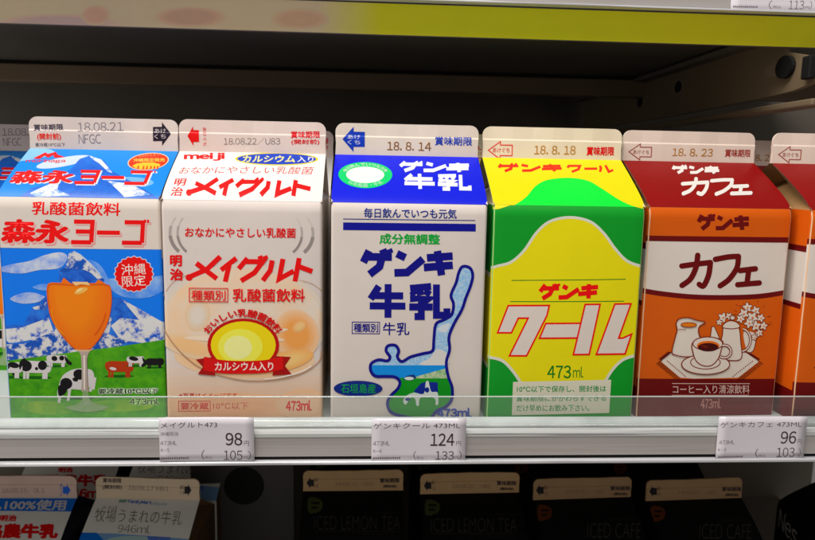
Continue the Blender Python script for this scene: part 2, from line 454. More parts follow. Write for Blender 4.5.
MEIGURUTO = [[(100, -4), (62, 50), (2, 86)], [(26, 24), (98, 88)],
             [(152, 2), (108, 52)], [(132, 30), (126, 100)],
             [(188, 2), (164, 46)], [(182, 16), (238, 16), (216, 62), (176, 96)], [(226, -8), (232, 6)], [(242, -8), (248, 6)],
             [(268, 10), (266, 52), (246, 94)], [(302, 4), (298, 88), (342, 54)],
             [(354, 0), (350, 98)], [(354, 34), (402, 56)]]
def meiguruto(p, x0, y0, x1, y1, w, c):
    p.strokes(MEIGURUTO, (x0, y0, x1, y1, 400), w, c, shear=.12)
    p.mode = 'lettering'; p.ell(x0+w*.35, y1-(y1-y0)*.16, w*.72, w*.66, c); p.mode = 'picture'

RED = (212, 22, 30); WHITE = (208, 199, 190); NAVY = (4, 14, 116); GREEN = (10, 140, 60)

# --- orange yogurt drink carton with the mountain
def art_mountain():
    c = Carton((-127.95, 4.0, -2.6), .008, (18, 116, 226), [(-4, 197), (159.5, 197), (166.2, 419), (13, 419)],
               [(31, 147.5), (177.5, 151), (159.5, 197), (-4, 197)], [(31, 114), (177.5, 120), (177.5, 151), (31, 147.5)],
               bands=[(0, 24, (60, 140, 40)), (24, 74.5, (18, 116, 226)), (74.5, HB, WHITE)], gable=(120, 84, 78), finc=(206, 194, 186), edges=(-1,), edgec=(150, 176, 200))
    p = c.front.view()
    p.rect(-10, 196, 175, 249, WHITE)
    p.view(0, 250, 4.939)
    cloud = (196, 202, 210); cl2 = (120, 170, 220)
    cl = mottled('print_cloud', (18, 116, 226), (200, 206, 214), 95, .46, .16); cl2_ = mottled('print_cloud_thin', (18, 116, 226), (150, 184, 222), 80, .52, .16)
    p.poly(smooth([(-20, 105), (60, 78), (150, 60), (230, 28), (300, 14), (336, 30), (326, 70), (290, 96), (200, 104), (120, 122), (40, 118)], True, 5), cl)
    p.poly(smooth([(60, 250), (110, 222), (170, 216), (230, 236), (200, 262), (120, 272)], True, 5), cl)
    p.poly(smooth([(170, 190), (220, 172), (270, 184), (230, 206)], True, 5), cl2_); p.poly(smooth([(520, 150), (600, 230), (720, 240), (810, 200), (830, 130), (700, 140)], True, 5), cl2_)
    p.poly(smooth([(440, 50), (480, 62), (510, 90), (540, 150), (500, 140), (470, 96)], True, 5), cl2_)
    rock = mottled('print_rock', (20, 66, 166), (58, 120, 214), 210, .5, .16)
    snow = mottled('print_snow', (28, 84, 184), (208, 208, 208), 190, .455, .05)
    snow2 = mottled('print_snow_thin', (24, 78, 168), (206, 206, 206), 240, .52, .04)
    p.poly([(25, 380), (130, 375), (170, 290), (240, 230), (300, 140), (290, 95), (328, 95), (345, 20), (368, 8), (430, 60), (480, 100), (520, 170), (560, 235), (600, 240), (700, 300), (810, 370), (810, 700), (0, 700)], rock)
    p.poly([(345, 20), (368, 8), (400, 22), (450, 66), (490, 112), (520, 150), (490, 150), (440, 100), (400, 90), (350, 84), (330, 90)], snow2)
    p.stroke([(368, 8), (400, 24), (450, 68), (500, 124)], 5, (196, 204, 214))
    p.poly([(300, 108), (330, 84), (380, 82), (430, 84), (480, 112), (470, 122), (420, 100), (370, 96), (330, 112)], snow2)
    p.poly([(605, 245), (700, 300), (810, 365), (810, 480), (600, 450), (552, 380), (600, 340), (690, 350), (640, 290)], snow)
    p.poly([(30, 400), (120, 390), (250, 340), (280, 420), (250, 480), (170, 450), (60, 470), (28, 440)], snow)
    p.poly([(170, 290), (220, 275), (240, 260), (235, 300), (180, 300)], snow2)
    grass = mottled('print_grass', (48, 126, 22), (100, 170, 40), 200, .5, .22)
    p.view(0, 320, 4.939)
    p.poly([(30, 130), (130, 125), (280, 60), (280, -10), (560, -10), (540, 90), (530, 70), (640, 110), (560, 150), (380, 170), (240, 180), (100, 205), (30, 205)], snow2)
    p.poly([(30, 212), (110, 200), (260, 180), (400, 160), (560, 140), (840, 100), (860, 620), (-20, 620)], grass)
    glow = mottled('print_grass_light', (74, 150, 30), (150, 180, 60), 120, .55, .2)
    p.ell(250, 440, 130, 34, glow, .05); p.ell(600, 430, 160, 30, glow, 0)
    # grazing cows
    BL = (20, 18, 22); WH = (205, 200, 200); BR = (168, 62, 24)
    def cow(x, y, s, head, body, spots, rot=0, down=True):
        p.ell(x, y+32*s, 50*s, 5*s, (30, 88, 20))
        for lx in (-32, -22, 26, 34): p.stroke([(x+lx*s, y+8*s), (x+(lx-1)*s, y+36*s)], 8*s, body)
        pts = [(-46, -12), (-30, -20), (10, -19), (40, -20), (48, -8), (47, 10), (34, 17), (-28, 16), (-44, 6)]
        p.poly(smooth([(x+a*s, y+b*s) for a, b in pts], True, 4), body)
        for a, b, rx, ry in spots: p.ell(x+a*s, y+b*s, rx*s, ry*s, BL if body == WH else WH, .2, 14)
        hx = x+head*58*s; hy = y+(14 if down else -22)*s
        p.poly(smooth([(x+head*38*s, y-18*s), (hx-head*4*s, hy-12*s), (hx+head*12*s, hy+2*s), (hx+head*8*s, hy+12*s), (hx-head*6*s, hy+8*s), (x+head*40*s, y+6*s)], True, 4), BL if body != BR else BR)
    cow(186, 240, 1.6, -1, WH, [(-28, -4, 18, 17), (22, -6, 14, 15), (4, 4, 5, 5)])
    cow(56, 244, 1.4, 1, WH, [(-20, -8, 26, 14), (18, -10, 20, 10)], down=False)
    cow(290, 200, 1.05, 1, WH, [(-10, -4, 14, 12), (24, -6, 12, 12)])
    cow(592, 238, 1.45, 1, BR, [(-20, 6, 12, 5)], down=False)
    cow(672, 204, .9, 1, WH, [(-10, -8, 26, 12)], down=True)
    cow(764, 214, .9, -1, BL, [])
    # close black and white cow behind the stem
    p.ell(390, 390, 90, 10, (30, 88, 20))
    for lx, ly in ((300, 415), (344, 405), (452, 360), (466, 350)): p.stroke([(lx+10, ly-60), (lx, ly)], 13, WH)
    p.poly(smooth([(300, 330), (320, 280), (370, 250), (430, 246), (466, 262), (468, 320), (420, 350), (350, 350), (310, 390), (292, 375)], True, 5), WH)
    for x, y, rx, ry in ((400, 275, 30, 26), (336, 320, 30, 28), (380, 300, 14, 10)): p.ell(x, y, rx, ry, BL, .3, 16)
    p.poly(smooth([(300, 330), (345, 330), (330, 370), (300, 380)], True, 4), BL)
    # goblet of orange drink
    OR = (232, 116, 8)
    p.view(0, 250, 4.939)
    p.poly(smooth([(243, 190), (262, 168), (305, 168), (322, 142), (345, 160), (372, 172), (405, 160), (470, 168), (492, 150), (530, 172), (550, 190), (555, 260), (540, 350), (505, 430), (455, 490), (420, 505), (375, 490), (320, 430), (268, 350), (248, 270)], True, 4), OR)
    gob = smooth([(243, 190), (262, 172), (305, 172), (372, 176), (470, 172), (530, 174), (550, 190), (555, 260), (540, 350), (505, 430), (455, 490), (420, 505), (375, 490), (320, 430), (268, 350), (248, 270)], True, 4)
    for i in range(8):
        t = (i+1)/8; f = 1-.13*t*3.2
        p.poly([(392-14*t+(x-400)*f, 300-26*t+(y-310)*f) for x, y in gob], tuple(int(OR[k]+((238, 132, 30)[k]-OR[k])*t) for k in range(3)))
    p.stroke(gob, 5, (206, 96, 6), closed=True)
    p.poly([(362, 160), (440, 160), (452, 178), (410, 172), (380, 180)], (232, 190, 140))
    p.ell(408, 205, 34, 13, (240, 176, 104), -.4); p.ell(400, 200, 18, 7, (246, 208, 150), -.5)
    p.arc(392, 260, 132, 190, 118, 168, 5, (242, 150, 50))
    p.arc(392, 260, 140, 200, 15, 55, 5, (214, 96, 4))
    p.view(0, 320, 4.939)
    gl = (176, 160, 150)
    p.poly([(392, 152), (456, 152), (440, 180), (438, 250), (446, 360), (410, 360), (412, 250), (408, 180)], gl)
    p.stroke([(424, 180), (424, 350)], 7, (222, 214, 206)); p.stroke([(437, 190), (440, 350)], 3, (120, 104, 100))
    p.arc(424, 148, 40, 10, 10, 170, 4, (240, 190, 140))
    p.poly(smooth([(330, 440), (380, 424), (412, 400), (416, 360), (442, 360), (450, 400), (490, 424), (540, 440), (440, 462)], True, 4), mottled('print_glass_foot', (150, 170, 140), (120, 150, 90), 200, .5, .2))
    # writing
    p.view(0, 320, 4.939)
    p.text('要冷蔵10℃以下', 492, 344, 782, 372, (24, 34, 20), .012, out=((196, 214, 186), 5))
    p.text('473ml', 642, 394, 788, 426, (24, 34, 20), .008, out=((170, 204, 140), 4))
    p.view(0, 250, 4.939)
    pts = []
    for i in range(80):
        a = 2*math.pi*i/80; r = 96+4*math.cos(20*a); pts.append((664+r*math.cos(a), 120+r*.94*math.sin(a)))
    p.poly(pts, (196, 204, 216)); p.poly([(664+(x-664)*.95, 120+(y-120)*.95) for x, y in pts], (214, 40, 26))
    p.text('沖縄', 602, 68, 722, 124, (240, 216, 208), .0, rot=-.06); p.text('限定', 606, 126, 722, 182, (240, 216, 208), .0, rot=-.08)
    p.view(0, 100, 3.178)
    p.text('乳酸菌飲料', 102, 322, 384, 366, (216, 48, 22), .012)
    def logo(P, x0, y0, x1, y1, col, w, sh=0):
        xs = x0+(x1-x0)*.46
        P.text('森永', x0, y0, xs-4, y1, col, .03, shear=sh)
        B = (xs, y0+w*.4, x1-(x1-x0)*.04, y1-w*.4, 300)
        P.strokes([[(10, 0), (84, 0), (84, 100)], [(20, 48), (84, 48)], [(4, 100), (84, 100)], [(104, 52), (196, 52)],
                   [(212, 0), (286, 0), (286, 100)], [(206, 100), (286, 100)]], B, w, col, shear=sh)
        P.strokes([[(292, -14), (296, 2)], [(304, -14), (308, 2)]], B, w*.5, col, shear=sh)
    logo(p, 14, 386, 490, 466, (214, 150, 146), 14, .05); logo(p, 10, 382, 486, 461, WHITE, 15, .05); logo(p, 8, 380, 484, 458, (218, 28, 24), 14, .05)
    # roof slope: the same mountain and name
    p = c.roof.view(0, 100, 3.178)
    p.rect(-20, 150, 580, 320, (44, 146, 240))
    p.ell(60, 176, 120, 22, (150, 204, 246), -.1); p.ell(210, 200, 90, 16, (214, 228, 244), -.2); p.ell(420, 265, 70, 16, (130, 190, 244), 0)
    rr = mottled('print_roof_rock', (18, 92, 200), (36, 128, 232), 180, .5, .2, KROOF)
    p.poly([(60, 312), (110, 285), (180, 270), (236, 222), (262, 190), (292, 178), (340, 196), (362, 230), (420, 262), (470, 290), (510, 312)], rr)
    p.poly([(292, 178), (330, 192), (350, 216), (366, 238), (350, 232), (322, 204), (300, 190)], mottled('print_roof_snow', (60, 146, 236), (236, 240, 244), 150, .45, .06, KROOF))
    p.poly([(100, 300), (160, 276), (200, 262), (190, 290), (230, 304), (120, 309)], _mats['print_roof_snow']); p.poly([(350, 262), (420, 270), (480, 300), (400, 306), (370, 280)], _mats['print_roof_snow'])
    p.poly([(110, 188), (150, 166), (158, 172), (184, 164), (190, 174), (216, 184), (180, 186), (176, 176), (160, 186), (148, 178), (132, 190)], (232, 44, 50))
    p.text('morinaga', 86, 190, 216, 205, (226, 60, 64), .01, shear=.2)
    p.view(120, 145, 13.58)
    p.ell(395, 232, 268, 124, (250, 214, 176), -.14); p.ell(395, 232, 254, 114, (240, 78, 34), -.14)
    p.poly([(190, 300), (240, 268), (330, 250), (460, 246), (550, 270), (545, 300), (480, 335), (300, 345), (230, 330)], (252, 206, 96))
    for x in (262, 330, 375, 425, 470, 510): p.poly([(x-10, 345), (x+14, 340), (x+20, 300), (x, 298)], (236, 96, 40))
    p.text('おかげさまで', 270, 120, 540, 160, (250, 170, 120), .0, rot=-.1); p.text('沖縄限定発売', 205, 186, 610, 240, (252, 210, 110), .015, rot=-.02)
    p.view(0, 100, 3.178)
    logo(p, 42, 231, 504, 276, (226, 236, 246), 11, .42); logo(p, 38, 229, 500, 273, (226, 34, 36), 10, .42)
    # fin
    p = c.fin.view(25, 110, 9.81)
    p.text('賞味期限', 108, 122, 410, 186, (62, 54, 70), .01)
    p.text('(開封前)', 140, 214, 384, 288, (214, 60, 44), .015); p.text('要冷蔵10℃以下', 118, 312, 420, 350, (92, 84, 96), .0)
    p.view(0, 100, 3.178)
    p.text('18.08.21', 258, 68, 400, 96, (120, 114, 122), -.012); p.text('NFGC', 260, 106, 330, 136, (112, 106, 118), -.012)
    open_arrow(p, 490, 70, 543, 144, (34, 26, 40), left=False)
    p.text('あけ', 494, 90, 528, 104, (200, 190, 188), 0); p.text('くち', 494, 108, 528, 122, (200, 190, 188), 0)
    return c

# --- white carton with a peach milk splash
def art_splash():
    paper = (208, 198, 192)
    c = Carton((-55.4, -.3, -2.6), .012, paper, [(162, 199.5), (321.5, 200), (322.5, 420.5), (168.2, 420.5)],
               [(180, 150), (326.5, 154), (321.5, 200), (162, 199.5)], [(180, 116), (326.5, 120), (326.5, 154), (180, 150)],
               bands=[(0, 28, (206, 186, 164)), (28, HB, (206, 196, 186))], gable=(190, 180, 172), finc=(212, 196, 188))
    p = c.front.view(155, 250, 3)
    # glass seen from above: cream, peach and rim
    milk = mottled('print_milk', (212, 202, 190), (226, 190, 154), 26, .52, .16)
    bowl = mottled('print_bowl', (216, 206, 194), (228, 194, 160), 30, .50, .15)
    peach = mottled('print_peach', (226, 192, 156), (228, 160, 108), 34, .5, .18)
    N_ = 9
    pap = (208, 198, 192)
    for i in range(N_):
        t = i/(N_-1); y = 300+26*i
        p.poly([(0, y), (520, y), (520, 560), (0, 560)], tuple(int(pap[k]+((224, 182, 146)[k]-pap[k])*t) for k in range(3)))
    def soft(cx, cy, rx, ry, c, c0, rot=0, n=7, k0=1.2):
        for i in range(n):
            t = (i+1)/n; p.ell(cx, cy, rx*(k0-(k0-.55)*t), ry*(k0-(k0-.55)*t), tuple(int(c0[k]+(c[k]-c0[k])*t) for k in range(3)), rot, 40)
    p.ell(265, 212, 250, 176, (212, 200, 186), 0, 48); p.ell(265, 218, 240, 166, bowl, 0, 48)
    soft(270, 320, 190, 56, (230, 170, 112), (222, 196, 168), .04)
    soft(110, 285, 90, 30, (228, 186, 140), (220, 200, 176), .3)
    soft(425, 250, 60, 70, (230, 158, 98), (222, 194, 164), -.3); soft(434, 224, 22, 16, (236, 190, 140), (230, 164, 108), -.6)
    soft(130, 192, 34, 44, (214, 204, 192), (222, 190, 156), .2); soft(390, 330, 80, 26, (234, 190, 132), (228, 170, 112), -.25)
    p.ell(240, 262, 150, 10, (226, 208, 186), .02); p.ell(330, 240, 70, 8, (222, 204, 182), -.1)
    soft(230, 470, 200, 40, (226, 176, 140), (224, 188, 156), 0); soft(440, 460, 70, 40, (222, 190, 164), (224, 186, 152), -.1)
    p.stroke(smooth([(30, 130), (20, 200), (60, 280), (140, 350), (250, 385), (340, 388), (430, 372), (490, 335), (500, 300)], n=8), 3.4, (176, 140, 112))
    p.stroke(smooth([(330, 384), (380, 378), (440, 362), (470, 345)], n=6), 4, (234, 222, 214))
    p.stroke(smooth([(36, 120), (60, 90), (100, 70)], n=6), 2.4, (198, 170, 148)); p.stroke(smooth([(505, 120), (470, 95), (430, 84)], n=6), 2.4, (198, 170, 148))
    # motion arcs around the slogan
    p.view(170, 190, 5.43)
    gr = [(196, 188, 180), (168, 160, 154), (140, 132, 128)]
    for sgn, cx in ((1, 130), (1, 170), (-1, 590), (-1, 650)):
        for k, (a0, a1, w) in enumerate(((140, 220, 9), (132, 196, 14), (128, 172, 18))):
            b0, b1 = (a0, a1) if sgn > 0 else (180-a0, 180-a1)
            p.arc(cx, 226, 124, 128, b0, b1, w if cx in (130, 650) else w*.7, gr[k])
    p.text('おなかにやさしい乳酸菌', 86, 196, 682, 250, (206, 26, 32), .012)
    p.view(155, 250, 3)
    p.text('明', 48, 12, 84, 46, RED, .025); p.text('治', 48, 52, 88, 88, RED, .025)
    meiguruto(p, 100, 18, 470, 90, 15, (214, 18, 26))
    p.stroke([(106, 110), (220, 110), (220, 150), (106, 150)], 2.6, (204, 36, 40), closed=True)
    p.text('種類別', 112, 116, 214, 146, RED, .008); p.text('乳酸菌飲料', 234, 110, 450, 150, RED, .012)
    # medallion and ribbon
    p.view(160, 290, 4.153)
    dr = (176, 22, 30)
    p.ell(348, 222, 148, 112, dr); p.ell(348, 222, 134, 100, (226, 206, 40)); p.ell(336, 228, 92, 74, (238, 226, 110)); p.ell(326, 232, 58, 50, (242, 236, 160))
    p.poly([(152, 282), (222, 272), (232, 350), (160, 344), (182, 312)], (150, 14, 24)); p.poly([(545, 272), (480, 268), (468, 350), (548, 346), (520, 310)], (150, 14, 24))
    p.poly(smooth([(186, 270), (260, 284), (348, 288), (440, 284), (512, 268)], n=6)+smooth([(514, 322), (440, 338), (348, 342), (260, 340), (184, 328)], n=6), (198, 22, 32))
    p.text('カルシウム入り', 230, 292, 472, 330, (232, 214, 206), .014)
    p.text('おいしい乳酸菌飲料', 0, 0, 0, 0, (198, 24, 32), .02, arc=(346, 232, 152, 128, 206, 334, 34))
    p.text('※写真はイメージです', 82, 424, 322, 442, (190, 40, 40), .0)
    p.stroke([(80, 458), (210, 458), (210, 500), (80, 500)], 3, (196, 60, 52), closed=True)
    p.text('要冷蔵', 88, 464, 204, 494, (196, 60, 52), .015); p.text('10℃以下', 222, 464, 368, 494, (196, 90, 76), .0)
    p.text('473ml', 524, 456, 632, 502, (206, 30, 34), .02)
    # roof
    p = c.roof.view(160, 110, 3.377)
    p.rect(-10, 120, 600, 320, (255, 252, 246))
    p.text('meiji', 84, 142, 228, 176, (220, 26, 40), .035)
    p.ell(400, 168, 137, 26, (240, 222, 60), 0, 48); p.ell(400, 168, 130, 22, (24, 70, 190), 0, 48)
    p.text('カルシウム', 288, 154, 464, 182, (244, 238, 170), .018, shear=.15); p.text('入り', 470, 158, 522, 180, (244, 244, 240), .01, shear=.1)
    p.text('おなかにやさしい乳酸菌', 72, 198, 520, 224, (214, 52, 56), -.005, shear=.35)
    p.text('明', 54, 240, 94, 264, (224, 36, 48), .01, shear=.3); p.text('治', 42, 268, 84, 294, (224, 36, 48), .01, shear=.3)
    meiguruto(p, 100, 244, 508, 292, 14, (224, 24, 40))
    p = c.fin.view(160, 110, 3.377)
    open_arrow(p, 96, 46, 134, 116, (206, 16, 36), left=True); p.text('あけぐち', 76, 76, 142, 88, (206, 40, 54), 0, rot=math.pi/2)
    for i, q in enumerate(c.fin.prims):
        if q[3] and q[3][0] == p.layer-1: c.fin.prims[i] = ([(u+6.2, v) for u, v in q[0]],)+q[1:]
    p.text('18.08.22/U83', 216, 86, 406, 114, (120, 110, 108), -.01)
    p.text('賞味期限', 442, 64, 542, 90, (206, 40, 54), .015); p.text('(開封前)', 444, 94, 540, 114, (206, 40, 54), .012)
    return c

# --- white milk carton with blue roof and island map
def art_island():
    paper = (206, 197, 190)
    c = Carton((19.1, -.7, -2.6), -.007, paper, [(329.5, 204.5), (489.5, 205), (481.3, 420.5), (331, 420)],
               [(334.5, 157.5), (479, 157.5), (489.5, 205), (329.5, 204.5)], [(334.5, 124.5), (479, 126), (479, 157.5), (334.5, 157.5)],
               bands=[(0, HB, (204, 196, 188))], gable=(196, 190, 180), finc=(214, 202, 188))
    p = c.front.view(320, 110, 3.377)
    p.text('毎日飲んでいつも元気', 144, 336, 464, 370, (28, 46, 120), .014)
    p.rect(74, 373, 528, 376, (30, 44, 120)); p.rect(74, 386, 530, 412, (6, 22, 130))
    p.text('成分無調整', 198, 422, 406, 458, (22, 150, 66), .018)
    p.view(320, 250, 3)
    p.strokes(GENKI, (120, 4, 404, 80, 296), 23, NAVY, shear=.06)
    p.strokes(GYUNYU, (148, 104, 384, 206, 206), 21, NAVY)
    p.stroke([(96, 220), (178, 220), (178, 254), (96, 254)], 2.4, NAVY, closed=True); p.text('種類別', 100, 224, 174, 250, NAVY, .012)
    p.text('牛乳', 188, 220, 268, 258, NAVY, .008)
    out = [(430, 52), (452, 56), (461, 78), (454, 110), (440, 145), (427, 182), (404, 222), (388, 262), (390, 300), (380, 338), (386, 380), (398, 414), (396, 450), (376, 472), (352, 482), (330, 505), (290, 505), (240, 496), (212, 484), (203, 458), (214, 436), (234, 416), (240, 396), (226, 382), (196, 380), (166, 379), (152, 362), (154, 342), (176, 331), (202, 334), (210, 322), (198, 304), (204, 289), (226, 288), (236, 304), (232, 322), (246, 336), (272, 322), (310, 312), (338, 304), (342, 272), (348, 225), (372, 212), (396, 196), (402, 164), (394, 138), (410, 100), (418, 70)]
    sm = smooth(out, True, 4)
    tone = mottled('print_halftone', (132, 176, 214), (176, 198, 214), 900, .5, .1)
    p.poly(sm, tone)
    # clouds, sea and pasture inside the outline
    def inside(y0, y1, col, f0=None, f1=None):
        xs = lambda y: sorted(a[0]+(b[0]-a[0])*(y-a[1])/(b[1]-a[1]) for a, b in zip(sm, sm[1:]+sm[:1]) if (a[1] <= y < b[1]) or (b[1] <= y < a[1]))
        n = 14; prev = None
        for i in range(n):
            ya, yb = y0+(y1-y0)*i/n, y0+(y1-y0)*(i+1)/n
            A, B = xs(ya+.01), xs(yb-.01)
            if len(A) >= 2 and len(B) >= 2:
                m = ink(col) if not hasattr(col, 'node_tree') else col
                p.add([(A[0], ya), (A[-1], ya), (B[-1], yb), (B[0], yb)], [(0, 1, 2, 3)], m)
        p.nxt()
    p.poly(smooth([(300, 345), (330, 325), (352, 300), (380, 310), (384, 345)], True, 4), (206, 204, 200)); p.poly(smooth([(352, 240), (372, 226), (392, 222), (378, 250)], True, 4), (200, 206, 212))
    inside(347, 386, (40, 134, 206)); inside(384, 500, (18, 138, 48))
    p.poly([(268, 386), (380, 356), (384, 386)], mottled('print_field', (120, 170, 120), (196, 200, 170), 700, .5, .1))
    p.poly([(260, 378), (282, 374), (290, 384), (276, 392), (250, 390)], (28, 50, 110)); p.ell(268, 386, 14, 5, (206, 214, 210))
    p.poly([(282, 424), (304, 400), (320, 396), (354, 398), (356, 430), (330, 440), (300, 436)], (20, 40, 130))
    p.poly(smooth([(250, 452), (262, 436), (284, 428), (312, 432), (318, 398), (326, 394), (330, 410), (336, 426), (354, 428), (356, 462), (348, 464), (346, 446), (320, 440), (300, 446), (298, 466), (290, 466), (286, 446), (272, 444), (258, 464)], True, 3), (204, 212, 206))
    p.ell(322, 420, 7, 8, (20, 40, 130)); p.ell(264, 448, 8, 5, (20, 40, 130))
    p.stroke(sm, 9, (6, 18, 120), closed=True)
    p.ell(115, 416, 73, 23, (18, 40, 120)); p.text('石垣島産', 64, 402, 168, 430, (24, 140, 70), .01)
    p.text('473ml', 352, 474, 458, 502, (36, 66, 160), .02)
    # roof
    p = c.roof.view(320, 110, 3.377)
    p.rect(-10, 140, 620, 340, (8, 44, 224))
    p.view(330, 155, 10.8)
    p.ell(370, 262, 292, 146, (30, 220, 130), 0, 48); p.ell(368, 264, 206, 92, (255, 255, 248), 0, 48)
    p.text('毎日飲んでいつも元気', 0, 0, 0, 0, (214, 240, 214), .01, arc=(370, 262, 216, 98, 196, 344, 42))
    p.text('石垣島産・牛乳', 0, 0, 0, 0, (190, 240, 206), .01, arc=(370, 262, 216, 98, 140, 40, 40))
    p.view(320, 110, 3.377)
    p.strokes(GENKI, (262, 184, 508, 220, 296), 13, (252, 252, 255), shear=.25)
    p.strokes(GYUNYU, (282, 228, 510, 280, 206), 12.5, (252, 252, 255), shear=-.05)
    p = c.fin.view(320, 110, 3.377)
    open_arrow(p, 74, 62, 152, 150, (24, 56, 160), left=True); p.text('あけ', 92, 90, 136, 105, (206, 206, 220), 0); p.text('くち', 92, 109, 136, 124, (206, 206, 220), 0)
    p.text('18. 8. 14', 230, 112, 380, 142, (128, 84, 40), .0); p.text('賞味期限', 392, 92, 516, 122, (32, 60, 160), .012)
    return c

# --- green and yellow carton
def art_lime():
    gr = (4, 140, 54); ye = (216, 206, 10)
    c = Carton((92.35, -.3, -2.6), .006, gr, [(489, 206.5), (649, 211), (633.6, 418.5), (488, 418.5)],
               [(483, 157), (620.5, 158.5), (649, 211), (489, 206.5)], [(483, 125.5), (620.5, 128), (620.5, 158.5), (483, 157)],
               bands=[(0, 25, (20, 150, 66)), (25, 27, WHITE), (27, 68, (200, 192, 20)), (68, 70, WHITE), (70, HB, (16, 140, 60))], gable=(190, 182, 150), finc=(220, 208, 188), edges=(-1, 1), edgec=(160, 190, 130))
    p = c.front.view()
    z = lambda pts, ox, oy, s: [(ox+x/s, oy+y/s) for x, y in pts]
    top = smooth(z([(40, 512), (62, 505), (108, 492), (150, 455), (190, 398), (235, 362), (300, 350), (366, 364), (412, 402), (452, 455), (492, 494), (545, 512), (575, 516)], 475, 110, 3.178), n=6)
    bl = smooth(z([(20, 322), (42, 326), (82, 336), (112, 362), (138, 396), (144, 412)], 475, 250, 3), n=6)
    br = smooth(z([(392, 412), (396, 398), (420, 362), (450, 336), (486, 325), (510, 320)], 475, 250, 3), n=6)
    p.poly(top+br[::-1]+bl[::-1], ye)
    for s in (top, bl, br): p.stroke(s, 2.8, (204, 204, 190))
    p.view(475, 110, 3.178)
    p.poly([(40, 296), (110, 300), (104, 308), (62, 320), (40, 321)], (222, 212, 20)); p.poly([(560, 300), (470, 306), (500, 315), (552, 326), (570, 326)], (222, 212, 20))
    p.view(475, 250, 3)
    p.stroke([(104, 100), (458, 100)], 2.6, (40, 116, 40)); p.stroke([(102, 163), (453, 165)], 2.6, (40, 116, 40))
    p.strokes(GENKI, (188, 112, 372, 156, 296), 13.5, (214, 24, 20), shear=.3)
    KU = [(96, 175), (222, 175), (215, 205), (156, 322), (104, 322), (158, 212), (128, 212), (108, 255), (66, 255)]
    BAR = [(212, 228), (330, 228), (308, 271), (194, 271)]
    RU1 = [(332, 173), (378, 173), (346, 319), (298, 319)]
    RU2 = [(424, 173), (474, 173), (436, 273), (449, 273), (476, 262), (456, 319), (368, 319)]
    for g in (KU, BAR, RU1, RU2):
        p.poly(g, (208, 199, 190), mode='lettering'); p.stroke(g, 5, (214, 20, 24), closed=True, mode='lettering')
    p.text('473', 220, 350, 292, 388, (30, 112, 40), .008); p.text('ml', 298, 354, 330, 386, (30, 112, 40), .0)
    p.view(505, 370, 6.79)
    p.poly([(62, 84), (734, 74), (722, 288), (60, 300)], (208, 204, 186))
    p.text('10℃以下で保存し、開封後は', 90, 110, 700, 152, (20, 132, 70), .006); p.text('賞味期限にかかわらずできる', 88, 172, 700, 212, (20, 132, 70), .006)
    p.text('だけ早めにお飲み下さい。', 90, 232, 588, 276, (20, 132, 70), .006)
    # roof
    p = c.roof.view(475, 110, 3.178)
    p.rect(-10, 140, 620, 345, (250, 240, 12))
    p.poly(smooth([(30, 322), (62, 319), (112, 308), (150, 286), (182, 250), (222, 229), (290, 222), (352, 232), (402, 262), (452, 294), (502, 315), (560, 326)], n=6)+[(560, 345), (30, 345)], (6, 250, 100))
    p.strokes(GENKI, (66, 172, 270, 199, 296), 9.5, (238, 70, 30), shear=-.15)
    p.strokes([[(22, 4), (2, 42)], [(20, 14), (88, 14), (70, 62), (20, 100)], [(110, 54), (196, 50)], [(222, 6), (220, 50), (206, 98)], [(258, 0), (266, 94), (300, 66)]],
              (286, 174, 436, 200, 300), 8.5, (238, 70, 30), shear=-.3)
    p = c.fin.view(475, 110, 3.178)
    open_arrow(p, 44, 98, 120, 154, (214, 72, 60), left=True, solid=False, w=3); p.text('あけぐち', 58, 118, 112, 133, (204, 64, 60), 0)
    p.text('18. 8. 18', 190, 110, 320, 138, (176, 124, 52), .0); p.text('賞味期限', 354, 112, 440, 140, (204, 40, 44), .018)
    return c

